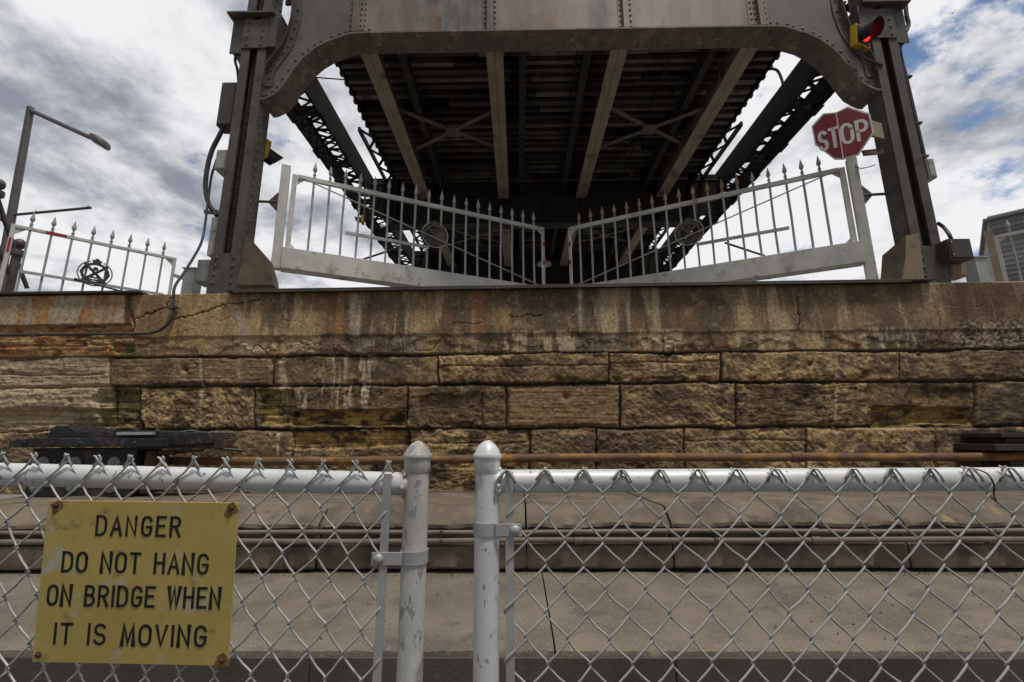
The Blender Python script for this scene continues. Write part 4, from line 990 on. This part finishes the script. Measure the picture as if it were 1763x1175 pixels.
e6, a6, b6 = ebox('switch_box', 'crumpled silver covered box low on the outer face of the left column', 'electrical box', 360, 374, 374, 440, 6.33, .2, M['boxpale'], xl-.2, lid=False, group='electrical boxes on the portal columns')
e7, a7, b7 = ebox('switch_box', 'small ochre box under the big dark box at the right column', 'electrical box', 1636, 453, 1664, 476, 6.2, .2, M['barrier'], xr+.2, group='electrical boxes on the portal columns')
def cable(label, pts, r_, m_=None, clips=()):
    t = thing('cable', label, 'cable', pts[0]); 
    MB().tube(bez(pts, 7), r_, 8).build('cable', m_ or M['cable'], t, smooth='auto')
    for i, p in enumerate(clips): MB().box((p.x-r_-.05, p.y-.03, p.z-.016), (p.x+r_+.03, p.y+.03, p.z+.016)).build('clip', M['boxdark'], t)
    return t
Yc = 6.4
cable('thick black cable bowing out from the tall dark switch box on the left column', [P(386, 218, Yc), P(377, 235, Yc), P(364, 262, Yc), P(356, 295, Yc), P(354, 325, Yc), P(360, 352, Yc), P(374, 372, Yc-.05)], .035)
cable('thin grey conduit running along the old wall and up to the pale box', [P(-260, 578, D-.05), P(0, 577, D-.06), P(120, 576, D-.06), P(200, 575.5, D-.06), P(258, 574, D-.06), P(282, 564, D-.06), P(297, 545, D-.06), P(299, 518, D-.05), P(301, 494, D-.03), P(318, 468, D+.25), P(340, 432, D+.5), P(349, 410, Yc-.3), P(354, 380, Yc-.1), P(363, 310, Yc), P(369, 288, Yc-.05), P(373, 275, Yc-.1)], .017, M['cable'], [P(60, 577, D-.06), P(299, 530, D-.05)])
cable('pair of short black leads hanging between bracket and switch box on the left column', [P(408, 84, 6.35), P(405, 105, 6.35), P(409, 122, 6.35), P(411, 146, 6.4)], .022)
cable('dark conduit with clamps climbing the outside of the right column', [P(1556, -60, 6.35), P(1560, 20, 6.35), P(1564, 45, 6.35), P(1551, 72, 6.35), P(1550, 95, 6.35), P(1561, 140, 6.35), P(1577, 210, 6.35), P(1592, 275, 6.35)], .030, None, [P(1562, 133, 6.35), P(1579, 213, 6.35), P(1590, 270, 6.35)])
cable('curved black cable dropping from the right column to the big dark box', [P(1614, 384, 6.3), P(1625, 392, 6.3), P(1634, 404, 6.2), P(1638, 413, 6.2)], .024)
cable('thin slack wire between the top of the right gate and the column', [P(1470, 283, 6.45), P(1480, 290, 6.4), P(1495, 288, 6.35), P(1507, 284, 6.3)], .007)
t = thing('cable_bracket', 'short notched bracket holding the cables low on the left column', 'bracket', P(352, 367, 6.35))
p, q = P(352, 367, 6.35), P(386, 368, 6.35)
m = MB(); m.beam(p, q, .03, .025); m.build('arm', M['boxdark'], t)
for k in range(6):
    x = p.x+(q.x-p.x)*k/7; MB().box((x, 6.33, p.z+.013), (x+.012, 6.37, p.z+.045)).build('peg', M['boxdark'], t)

# ------------------------------------------------------------------ footpath gates left and right
def side_gate(p0, p1, z, n, label, red, has_crest):
    """p0 hinge end, p1 free end (plan points)"""
    p0, p1 = Vector((*p0, 0)), Vector((*p1, 0)); L_ = (p1-p0).length; ux = (p1-p0)/L_; nr = Vector((ux.y, -ux.x, 0)); uz = Vector((0, 0, 1))
    if nr.y > 0: nr = -nr
    root = thing('footpath_gate', label, 'gate', (p0.x, p0.y, ZR), 0, 'low spiked gates on the footpaths')
    at = lambda a, zz, d=0: p0+ux*a+nr*d+uz*zz
    zb = ZR+.12
    MB().beam(at(0, z), at(L_, z), .045, .045).build('top_rail', M['white'], root, bevel=.004)
    MB().beam(at(.0, zb), at(L_, zb), .045, .045).build('bottom_rail', M['white'], root, bevel=.004)
    for a_ in (-.024, L_+.024): MB().beam(at(a_, ZR+.02), at(a_, z+.022), .045, .045, nr.cross(uz)).build('stile', M['white'], root, bevel=.004)
    m = MB()
    for a_, da in ((0, .1), (L_, -.1)): 
        MB().prism([at(a_, z-.024, -.005), at(a_+da, z-.024, -.005), at(a_, z-.12, -.005)], nr*.01).build('corner_gusset', M['white'], root)
    for i in range(n):
        a_ = .14+(L_-.28)*i/(n-1)
        b = MB().tube([at(a_, zb+.023), at(a_, z-.023)], .014, 8).build('bar', M['grille'], root, smooth='auto')
        m = MB(); spear(m, at(a_, z+.023), .82); m.build('spearhead', M['grille'], b, smooth='auto')
    if red:
        MB().beam(at(L_-.30, z+.0, .025), at(L_-.52, z, .025), .004, .04).build('reflector', M['reflector'], root)
        MB().beam(at(L_+.024, z-.18, .025), at(L_+.024, z-.40, .025), .025, .004, nr).build('reflector', M['reflector'], root)
    if has_crest:
        cpx = 165; best = min(range(200), key=lambda k: abs(P_inv(at(L_*k/199, z-.4))[0]-cpx)); cc = at(L_*best/199, 0, .04)
        cc.z = P(165, 471, cc.y).z; crest(root, cc, ux, nr, .195, M['medalgrey'], M['grille'])
    MB().beam(at(.05, ZR+.50, .03), at(L_-.12, ZR+.50, .03), .02, .04).build('latch_bar', M['grille'], root)
    MB().tube([at(.02, ZR+.36, .045), at(L_*.62, ZR+.52, .045)], .016, 6).build('stay_rod', M['medalgrey'], root)
    m = MB().beam(at(-.045, z-.28), at(-.30, z-.32), .04, .05); m.build('hinge_arm', M['grille'], root)
    return root
def P_inv(p):
    d = CR.transposed() @ (Vector(p)-Vector((0, 0, E))); return 881.5+F*d.x/-d.z, 587.5-F*d.y/-d.z
zg = P(298, 446, 7.1).z
pa = P(298, 446, 7.1); pb = PZ(28, 390, zg)
side_gate((pa.x, pa.y), (pb.x, pb.y), zg, 8, 'low footpath gate with eight spikes and a dark round crest, left of the portal', True, True)
pa = P(1718, 408, 7.2); zg2 = pa.z; q = PZ(1800, 392, zg2)
u = (Vector((q.x, q.y))-Vector((pa.x, pa.y))).normalized()
side_gate((pa.x, pa.y), (pa.x+u.x*1.7, pa.y+u.y*1.7), zg2, 8, 'low footpath gate half out of view at the far right, before the weatherboard hut', False, False)
t = thing('gate_post', 'short square grey post behind the low left footpath gate hinge', 'post', P(328, 492, 6.9))
p = P(330, 465, 6.9); MB().box((p.x-.09, 6.85, ZR-.04), (p.x+.09, 7.05, p.z)).build('post', M['grille'], t, bevel=.006); MB().box((p.x-.11, 6.83, p.z+.001), (p.x+.11, 7.07, p.z+.02)).build('cap', M['grille'], t)
t = thing('gate_post', 'short square grey post beside the ochre box at the right footpath gate', 'post', P(1680, 478, 6.9))
p = P(1682, 446, 6.9); MB().box((p.x-.09, 6.85, ZR-.04), (p.x+.09, 7.05, p.z)).build('post', M['grille'], t, bevel=.006); MB().box((p.x-.11, 6.83, p.z+.001), (p.x+.11, 7.07, p.z+.02)).build('cap', M['grille'], t)
# ------------------------------------------------------------------ stair handrail at far left
t = thing('handrail', 'purple brown stair handrail with ball topped posts at the far left edge', 'handrail', P(20, 490, 6.0))
def ballpost(pt, r_, zb):
    m = MB(); m.lathe([(r_, zb-pt.z), (r_, -.17), (r_*1.5, -.16), (r_*1.6, -.12), (r_*1.5, -.08), (r_*.8, -.07), (r_*.7, -.05), (r_*1.15, -.03), (r_*1.4, .02), (r_*1.2, .065), (r_*.6, .095), (.002, .105)], pt, 12)
    m.build('post', M['railpaint'], t, smooth='auto')
pA, pB = P(-3, 320, 5.75), P(33, 423, 6.15); pA2 = pA.copy()
ballpost(pA, .055, ZR-.02); ballpost(pB, .055, ZR-.02)
for da, db in ((-.14, -.16), (-.62, -.50)):
    MB().tube([pA+Vector((-.0, 0, da)), pB+Vector((0, 0, db))], .032, 10).build('rail', M['railpaint'], t, smooth='auto')
pC = P(47, 497, 6.35)
MB().tube([pB+Vector((0, 0, -.2)), pC], .028, 10).build('rail', M['railpaint'], t, smooth='auto')
MB().tube([pA+Vector((0, 0, -.14)), pA+Vector((-.9, -.3, .5))], .032, 10).build('rail', M['railpaint'], t, smooth='auto')
# ------------------------------------------------------------------ street lamp
Yl = 8.6; pb_, pt_ = P(2, 505, Yl), P(53, 186, Yl)
t = thing('street_lamp', 'grey street lamp with a long drooping arm and flat oval head, far left', 'street lamp', (pb_.x, Yl, ZR))
MB().tube([Vector((pb_.x, Yl, ZR-.05)), pt_], .07, 12, rs=[.085, .065]).build('pole', M['lamp'], t, smooth='auto')
MB().tube([P(12, 378, Yl)-Vector((.0, 0, .06)), P(12, 378, Yl)+Vector((0.01, 0, .06))], .11, 12).build('collar', M['lamp'], t, smooth='auto')
h = PZ(179, 248, P(179, 248, Yl-.4).z); h0 = P(162, 240, Yl-.4)
MB().tube([pt_+Vector((-.02, 0, -.05)), h0], .048, 10).build('arm', M['lamp'], t, smooth='auto')
d_ = (h0-pt_).normalized(); hc = h0+d_*.2
m = MB(); vs = []; n = 20
for zz, k in ((-.07, .80), (-.05, .95), (.03, 1.0), (.07, .9), (.10, .5)):
    for i in range(n):
        a_ = 2*math.pi*i/n; vs.append(hc+Vector((d_.x, d_.y, d_.z)).normalized()*.25*k*math.cos(a_)+Vector((0, -1, 0))*.19*k*math.sin(a_)+Vector((0, 0, zz)))
m.add(vs, [(j*n+i, j*n+(i+1) % n, j*n+n+(i+1) % n, j*n+n+i) for j in range(4) for i in range(n)]+[tuple(range(n))[::-1], tuple(4*n+i for i in range(n))])
hd = m.build('lamp_head', M['lamp'], t, smooth='auto')
m = MB(); vs = [v-Vector((0, 0, .012)) for v in [hc+d_*.18*math.cos(2*math.pi*i/n)+Vector((0, -1, 0))*.11*math.sin(2*math.pi*i/n)+Vector((0, 0, -.071)) for i in range(n)]]
m.prism(vs, (0, 0, .011)); m.build('lens', M['lens'], hd)
MB().tube([P(16, 371, Yl), P(156, 358, Yl-.1)], .028, 8).build('banner_arm', M['lamp'], t, smooth='auto')
for x in (62, 152): 
    p = P(x, 366.5-(x-16)*.093, Yl-.03); MB().tube([p, p-Vector((0, 0, .08))], .008, 6).build('hook', M['lamp'], t)
# ------------------------------------------------------------------ weatherboard hut at far right
Yb = 10.5; a_, b_ = P(1722, 470, Yb), P(1708, 381, Yb); zt3 = b_.z; x0 = a_.x
t = thing('weatherboard_hut', 'grey weatherboard hut with cream corner board at the far right edge', 'hut', (x0, Yb, ZR))
m = MB(); z = ZR-.1; ang = R(-43); ux = Vector((math.cos(ang), math.sin(ang), 0)); nr = Vector((math.sin(ang), -math.cos(ang), 0)); o = Vector((x0, Yb, 0))
while z < zt3:
    p = o+Vector((0, 0, z)); q = p+ux*4.5
    m.prism([p+nr*.02, p, p+Vector((0, 0, .125)), p+nr*.004+Vector((0, 0, .125))], ux*4.5); z += .118
m.build('boards', M['siding'], t)
m = MB(); v = [o, o+ux*4.5, o+ux*4.5-nr*3, o-nr*3]; m.prism([w_-nr*.002+Vector((0, 0, ZR-.1)) for w_ in v], (0, 0, zt3-ZR+.1)); m.build('walls', M['siding'], t)
m = MB(); m.beam(o+nr*.012-ux*.03+Vector((0, 0, ZR-.1)), o+nr*.012-ux*.03+Vector((0, 0, zt3-.25)), .06, .16, nr.cross(Vector((0, 0, 1)))); m.build('corner_board', M['trim'], t)
m = MB(); m.prism([w_+Vector((0, 0, zt3+.002)) for w_ in (o-ux*.08+nr*.08, o+ux*4.6+nr*.08, o+ux*4.6-nr*3.1, o-ux*.08-nr*3.1)], (0, 0, .05)); m.build('roof_edge', M['siding'], t)
# ------------------------------------------------------------------ bridge lamps, stray wire, bird
t = thing('bridge_lamp', 'thin curved lamp arm above the right lattice chord', 'lamp arm', (AX2+5.3, 9.0, E+7.9))
MB().tube(bez([P(1350, 152, 9.0), P(1344, 132, 9.0), P(1337, 121, 9.0), P(1324, 118, 9.0)], 6), .03, 8).build('arm', M['cable'], t, smooth='auto')
MB().tube([P(1350, 152, 9.0), Vector((AX2+5.3, 9.02, E+7.5))], .03, 8).build('stem', M['cable'], t)
t = thing('dome_lamp', 'pale dome lamp hanging under the span between the two road gates', 'lamp', P(941, 452, 13.5))
p = P(937, 456, 13.5); MB().lathe([(.02, .16), (.09, .14), (.20, .06), (.23, 0), (.21, -.01), (.05, -.02)], p, 16).build('shade', M['boxpale'], t, smooth='auto'); MB().tube([p+Vector((0, 0, .15)), Vector((p.x, p.y, E+7.4))], .015, 6).build('rod', M['boxdark'], t)
t = thing('wire', 'thin wire crossing the sky behind the left arch haunch', 'wire', P(560, 136, 8.5)); MB().tube([P(535, 133, 8.5), P(600, 138, 8.5)], .014, 6).build('strand', M['cable'], t)
p = P(1640, 23, 60); t = thing('bird', 'tiny dark bird flying high in the clouds at upper right', 'bird', p)
m = MB(); m.lathe([(.01, -.22), (.06, -.1), (.085, .02), (.06, .14), (.05, .2), (.015, .27)], p, 8, (.7, 0, .5)); bd = m.build('body', M['bird'], t, smooth='auto')
for s in (-1, 1):
    u_ = Vector((-.3*s*.4, s*.55, .62 if s > 0 else .25)); v_ = Vector((.7, 0, .5)).normalized()
    MB().prism([p+v_*.08, p+u_*.5+v_*.06, p+u_*1.0-v_*.1, p+u_*.5-v_*.1, p-v_*.06], Vector((.01, .0, .014))).build('wing', M['bird'], t)

# ------------------------------------------------------------------ rusty pipe and iron fittings before the wall
Yr = 5.2; p = P(892, 790.5, Yr)
t = thing('rusty_pipe', 'long rusty pipe running along the foot of the sandstone wall', 'pipe', (0, Yr, p.z))
xs_ = P(282, 782, Yr).x
MB().tube([(x, Yr, p.z+.012*math.sin(x*.9+.5)+.010*(x > 3)) for x in np.linspace(xs_, 8, 40)], .046, 14).build('pipe', M['rust'], t, smooth='auto')
for x in (-.2, 3.05): MB().lathe([(.058, -.06), (.058, .06)], (x, Yr, p.z+.012*math.sin(x*.9+.5)+.01*(x > 3)), 14, (1, 0, 0)).build('coupling', M['rust'], t, smooth='auto')
for x in (-1.6, 1.4, 4.2):
    m = MB(); m.box((x-.02, Yr-.02, p.z-.10), (x+.02, D+.02, p.z-.06)); m.build('bracket', M['rustplate'], t)
Yu = 4.75
t = thing('iron_buffer', 'black painted iron buffer block with pale bolts, on the kerb before the wall', 'buffer block', P(160, 850, Yu))
def pxbox(mb, x0, y0, x1, y1, Y, dep):
    a_, b_ = P(x0, y1, Y), P(x1, y0, Y); zz0 = P((x0+x1)/2, y1, Y).z; zz1 = P((x0+x1)/2, y0, Y).z; mb.box((a_.x, Y, zz0), (b_.x, Y+dep, zz1)); return mb
zt_ = lambda y: P(160, y, Yu).z; xx = lambda x: P(x, 790, Yu).x
m = MB(); prof = [(22, 770), (24, 758), (72, 757), (78, 736), (86, 733), (105, 733), (120, 742), (195, 742), (262, 742), (280, 744), (352, 746), (360, 757), (360, 765), (290, 768), (288, 770)]
m.prism([(xx(a_), Yu, zt_(b_)) for a_, b_ in prof], (0, .42, 0)); m.build('top_casting', M['blackpaint'], t, bevel=.008)
m = MB(); m.prism([(xx(a_), Yu-.06, zt_(b_)) for a_, b_ in [(20, 770), (22, 758), (60, 754), (290, 756), (292, 770)]], (0, .055, 0)); fl_ = m.build('flange', M['blackpaint'], t, bevel=.006)
for x in (42, 90, 138, 185, 232): 
    p = P(x, 763, Yu-.06); MB().rivet(p, (0, -1, 0), .02).build('bolt', M['blackpaint'], fl_)
m = MB(); pxbox(m, 40, 772, 236, 856, Yu+.05, .36); bl = m.build('body', M['blackpaint'], t, bevel=.008)
for x, y in ((75, 797), (130, 797), (197, 797), (62, 838), (126, 838), (192, 838)):
    p = P(x, y, Yu+.05); MB().lathe([(.062, -.002), (.062, .012), (.05, .018), (.026, .019), (.022, .032), (.004, .034)], p, 14, (0, -1, 0)).build('bolt', M['paledisc'], bl, smooth='auto')
m = MB(); pxbox(m, 200, 744, 262, 749, Yu-.05, .045); m.build('pale_strip', M['boxpale'], t)
m = MB(); pxbox(m, 234, 757, 372, 773, Yu+.06, .3); pxbox(m, 330, 748, 372, 757, Yu+.08, .2); each(m, 'rusty_plate', M['rustplate'], t, bevel=.004)
m = MB(); pxbox(m, 240, 777, 268, 850, Yu+.1, .2); pxbox(m, 272, 775, 300, 782, Yu+.08, .2); pxbox(m, 305, 775, 330, 779, Yu+.08, .2); each(m, 'support', M['rustplate'], t)
t = thing('iron_plate_stack', 'dark brown iron plates low against the wall at the far right edge', 'iron plates', P(1740, 800, Yu+.2))
for x0, y0, x1, y1, dd in ((1724, 745, 2010, 753, .1), (1732, 754, 1990, 762, .14), (1716, 764, 2030, 776, .08)):
    m = MB(); pxbox(m, x0, y0, x1, y1, Yu+.2+dd, .5); m.build('plate', M['brownplate'], t, bevel=.006)
m = MB(); pxbox(m, 1756, 777, 1990, 868, Yu+.42, .3); m.build('base', M['brownplate'], t, bevel=.006)

bl2 = MB()
for x in (95, 118, 142, 168, 215, 250): bl2.lathe([(.022, -.02), (.022, .012), (.014, .013), (.013, .03), (.003, .031)], Vector((xx(x), Yu+.1, zt_(742 if x > 112 else 734))), 6)
each(bl2, 'stud', M['rustplate'], t)
MB().tube(bez([P(300, 748, Yu+.1), P(330, 742, Yu+.2), P(358, 752, Yu+.25), P(375, 771, Yu+.2), P(420, 776, Yu+.3)], 5), .014, 6).build('hose', M['cable'], t, smooth='auto')
# ------------------------------------------------------------------ chain link fence, two panels
YF = .985
def at_f(px, py, d=0): return P(px, py, YF+d)
RP = .0252
def wire_mesh(mb, x0, x1, zt_fn, zb, w_, h_, y, shear=0.0, jit=.0012, rw=.00215, seed=1):
    rnd = random.Random(seed); ncol = int(round((x1-x0)/(w_/2))); nr = int((zt_fn((x0+x1)/2)-zb)/(h_/2))
    offx = [[rnd.uniform(-jit, jit) for _ in range(nr+2)] for _ in range(ncol+2)]; offz = [[rnd.uniform(-jit, jit) for _ in range(nr+2)] for _ in range(ncol+2)]
    def node(i, j):                          # i column line, j row from the top
        x = x0+i*w_/2; z = zt_fn(x)-j*h_/2
        return x+shear*j*h_/2+offx[i][j]+.004*math.sin(j*.7+i*.4), z+offz[i][j]+.003*math.sin(i*.55+j*.3)
    for i in range(ncol):
        pts = []
        for j in range(nr+1):
            right = (i+j) % 2; c = i+1 if right else i
            x, z = node(c, j); sx = 1 if right else -1
            x += sx*rw*.85
            yy = y
            a_ = .007
            # round the bend; the strand going down from a right bend lies in front, from a left bend behind
            f0, f1 = (-1, 1) if right else (1, -1)
            if j == 0 and not right: pts.append((x-sx*.0, y-.002, z))
            pts += [(x-sx*a_*.75, yy+.0030*f1*1, z+a_), (x-sx*a_*.14, yy+.0018*f1, z+a_*.35), (x-sx*a_*.14, yy-.0018*f1, z-a_*.35), (x-sx*a_*.75, yy-.0030*f1, z-a_)]
            if j < nr:
                x2, z2 = node(i if right else i+1, j+1); pts.append(((x+x2)/2+sx*.0005, y-.0026*f0*-1, (z+z2)/2+.001*math.sin(i*1.3+j)))
        mb.tube([p for p in pts if p[2] > zb-.02], rw, 6)
def knuckle(mb, x, z, y, rw, s, k):
    """wire end: hooked over and bent down"""
    pts = [(x-s*.014, y-.002, z-.022), (x-s*.007, y-.004, z-.006), (x, y-.006, z+.004*k), (x+s*.008, y-.009, z+.002*k), (x+s*.016, y-.011, z-.012*k), (x+s*.020, y-.010, z-.022*k)]
    mb.tube(pts, rw, 6)
def barb(mb, x, z, y, rw, s, k):
    mb.tube([(x-s*.011, y-.002, z-.014), (x-s*.002, y-.004, z-.002), (x+s*.003, y-.005, z+.006), (x+s*.007, y-.006, z+.006+.012*k)], rw, 6)
    mb.tube([(x+s*.011, y+.002, z-.014), (x+s*.002, y+.001, z-.002), (x-s*.004, y-.001, z+.005), (x-s*.005*k, y-.004, z+.008+.01*k)], rw, 6)
def post(root, px, ytop, m_, ybase_cap):
    pt = at_f(px, ytop); pc = at_f(px, ybase_cap); x = pc.x
    p = MB().tube([(x, YF, .02), (x, YF, pc.z+.004)], RP, 20).build('post', m_, root, smooth='auto')
    h = pt.z-pc.z; rc = RP*1.17
    MB().lathe([(RP*1.02, -.021), (RP*1.07, -.019), (RP*1.08, .008), (rc*1.03, .009), (rc*1.06, .013), (rc*1.0, .017), (rc*.95, h*.36), (rc*.83, h*.56), (rc*.63, h*.76), (rc*.41, h*.89), (rc*.2, h*.97), (.003, h)], pc, 20).build('post_cap', m_, p, smooth='auto')
    return x, p
def clamp(root, p, x, z, s, xbar):
    m = MB(); vs = []; n = 20; hh = .012
    for r_ in (RP+.0006, RP+.0031):
        for zz in (-hh, hh):
            for i in range(n): vs.append((x+r_*math.cos(2*math.pi*i/n), YF+r_*math.sin(2*math.pi*i/n), z+zz))
    f = []
    for i in range(n):
        j = (i+1) % n; f += [(i, j, n+j, n+i), (2*n+i, 3*n+i, 3*n+j, 2*n+j), (i, 2*n+i, 2*n+j, j), (n+i, n+j, 3*n+j, 3*n+i)]
    m.add(vs, f); m.build('clamp_band', M['galv'], root, smooth='auto')
    m = MB(); m.box((min(x+s*.018, xbar+s*.014), YF-RP-.001, z-hh), (max(x+s*.018, xbar+s*.014), YF-RP+.0035, z+hh)); m.build('clamp_tongue', M['galv'], root, bevel=.001)
    m = MB(); m.lathe([(.0105, 0), (.0105, .002), (.009, .005), (.005, .0075), (.001, .008)], (xbar, YF-RP-.001, z), 14, (0, -1, 0)); m.build('clamp_bolt', M['galv'], root, smooth='auto')
YM = YF-RP+.004
# right panel
fr = thing('chain_link_fence', 'right chain link panel with level silver rail and clean right hand post', 'fence', (at_f(838, 900).x, YF, 0), 0, 'chain link fence panels')
xp, po = post(fr, 839, 758, M['silver'], 796)
zr = at_f(1300, 826).z; XR = 3.2
MB().tube([(xp+RP*.6, YF+.002, at_f(860, 829).z), (XR, YF+.002, zr)], .0232, 20).build('rail', M['silver'], fr, smooth='auto')
rng2 = random.Random(5); m = MB()
for k in range(16):
    a_ = rng2.uniform(0, 6.28); rr = RP+.002; m.lathe([(.006, -.003), (.005, .002), (.001, .004)], (xp+RP*.86+rng2.uniform(0, .005), YF+.0242*math.cos(a_), at_f(860, 829).z+.0242*math.sin(a_)), 6, (1, 0, 0))
m.build('weld_bead', M['silver'], po, smooth=True)
w_, h_ = .0772, .0865
xb_ = at_f(880, 900).x; zt_r = at_f(1100, 812).z
m = MB(); m.beam((xb_, YM, .05), (xb_-.003, YM, at_f(876, 812).z), .016, .0035, (0, 1, 0)); m.build('tension_bar', M['galv'], fr)
x0 = at_f(902, 815).x-w_*.5+.002
m = MB(); wire_mesh(m, x0, XR, lambda x: zt_r-.0, .05, w_, h_, YM, 0, seed=2)
i = 0; x = x0
while x < XR:
    if i % 2 == 0: knuckle(m, x, zt_r+.002, YM, .0023, 1, 1); knuckle(m, x+.003, zt_r+.001, YM+.003, .0023, -1, .7)
    x += w_/2; i += 1
m.build('wire_mesh', M['wire'], fr, smooth=True)
m = MB(); px_ = at_f(1685, 830); m.tube(bez([(px_.x-.022, YF-.012, zr+.023), (px_.x-.005, YF-.026, zr+.012), (px_.x+.002, YF-.028, zr-.01), (px_.x+.006, YF-.02, zr-.026), (px_.x+.002, YM-.004, zr-.04)], 5), .0016, 6); m.build('tie_wire', M['rustbolt'], fr, smooth=True)
clamp(fr, po, xp, at_f(838, 909).z, 1, xb_+.008)
# left panel, its rail sloping down to a chalky post
fl2 = thing('chain_link_fence', 'left chain link panel with sloping rail and chalky worn post, behind the yellow sign', 'fence', (at_f(718, 900).x, YF, 0), 0, 'chain link fence panels')
xq, po2 = post(fl2, 719, 759, M['silverold'], 796)
ra, rb = at_f(-500, 805), at_f(696, 833); XL = -3.1
zrl = lambda x: rb.z+(ra.z-rb.z)*(x-rb.x)/(ra.x-rb.x)
MB().tube([(xq-RP*.6, YF+.002, zrl(xq)), (XL, YF+.002, zrl(XL))], .0232, 20).build('rail', M['silver'], fl2, smooth='auto')
m = MB()
for k in range(16):
    a_ = rng2.uniform(0, 6.28); m.lathe([(.006, -.003), (.005, .002), (.001, .004)], (xq-RP*.86-rng2.uniform(0, .005), YF+.0242*math.cos(a_), zrl(xq)+.0242*math.sin(a_)), 6, (-1, 0, 0))
m.build('weld_bead', M['silverold'], po2, smooth=True)
xb2 = at_f(668, 960).x
m = MB(); m.beam((at_f(660, 1175).x-.012, YM, .05), (at_f(673, 818).x, YM, at_f(673, 815).z), .016, .0035, (0, 1, 0)); m.build('tension_bar', M['galv'], fl2)
wl_, hl_ = .0672, .0862
x1 = at_f(672, 800).x+.002; ncl = int((x1-XL)/(wl_/2)); x0l = x1-ncl*wl_/2
m = MB(); zt_l = lambda x: zrl(x)+.034
wire_mesh(m, x0l, x1, zt_l, .05, wl_, hl_, YM, -.012, .0022, seed=9)
for i in range(ncl+1):
    if i % 2 == 0: barb(m, x0l+i*wl_/2, zt_l(x0l+i*wl_/2)+.002, YM, .0022, 1 if i % 4 == 0 else -1, random.uniform(.1, .35))
m.build('wire_mesh', M['wire'], fl2, smooth=True)
clamp(fl2, po2, xq, at_f(712, 957).z, -1, at_f(658, 957).x)

# ------------------------------------------------------------------ yellow danger sign wired to the left panel
TL, TR, BR, BL_ = (88, 862), (411, 865), (395, 1147), (54, 1138)
yt, yb2 = YM-.045, YM-.045
lean = .035
A = P(*TL, yt); B = P(*TR, yt); Cc = P(*BR, yb2+lean); Dd = P(*BL_, yb2+lean)
ux = (((B-A)+(Cc-Dd))*.5); wS = ux.length; ux.normalize(); uy = (((A-Dd)+(B-Cc))*.5); hS = uy.length; uy = (uy-ux*uy.dot(ux)).normalized(); nr = ux.cross(uy).normalized()
if nr.y > 0: nr = -nr
ctr = (A+B+Cc+Dd)/4
sg = thing('danger_sign', 'weathered yellow danger sign with black capitals fixed to the left chain link panel', 'sign', ctr)
to = lambda u, v, d=0: ctr+ux*(u-.5)*wS+uy*(.5-v)*hS+nr*d
m = MB(); m.prism([to(.0, .0), to(1, 0), to(1, 1), to(0, 1)], nr*.002); pan = m.build('panel', M['yellow'], sg, bevel=.0006)
tilt = R(0)
for text, u0, u1, vc, bold in (('DANGER', .27, .705, .155, ()), ('DO NOT HANG', .11, .86, .385, (3, 9)), ('ON BRIDGE WHEN', .05, .935, .592, (1, 10, 13)), ('IT IS MOVING', .105, .875, .825, (6, 10))):
    m = MB(); hh = hS*.116
    letters(m, text, to(0, vc, .0021)-uy*hh*.5, ux, uy, nr, u0*wS, u1*wS, 0, hh, hh*.145, gap=.33 if len(text) > 8 else .38, space=.62, th=.0004, bold=bold)
    m.build('lettering', M['black'], sg)
for u, v, k in ((.047, .034, 1), (.963, .034, 1.1), (.962, .962, 1.2)):
    pts = [to(u, v, .0021)+ux*(.011*k*(1+.35*math.sin(3*a_+u*9))*math.cos(a_))+uy*(.013*k*(1+.3*math.sin(2*a_+v*7))*math.sin(a_)-.003) for a_ in np.linspace(0, 6.1, 18)]
    MB().prism(pts, nr*.0002).build('rust_stain', M['stain'], pan)
for u, v in ((.045, .03), (.965, .03), (.03, .955), (.965, .965)):
    m = MB(); m.lathe([(.006, 0), (.006, .001), (.004, .0015), (.004, .004), (.003, .005)], to(u, v, .002), 10, nr); m.build('bolt', M['rustbolt'], sg, smooth='auto')
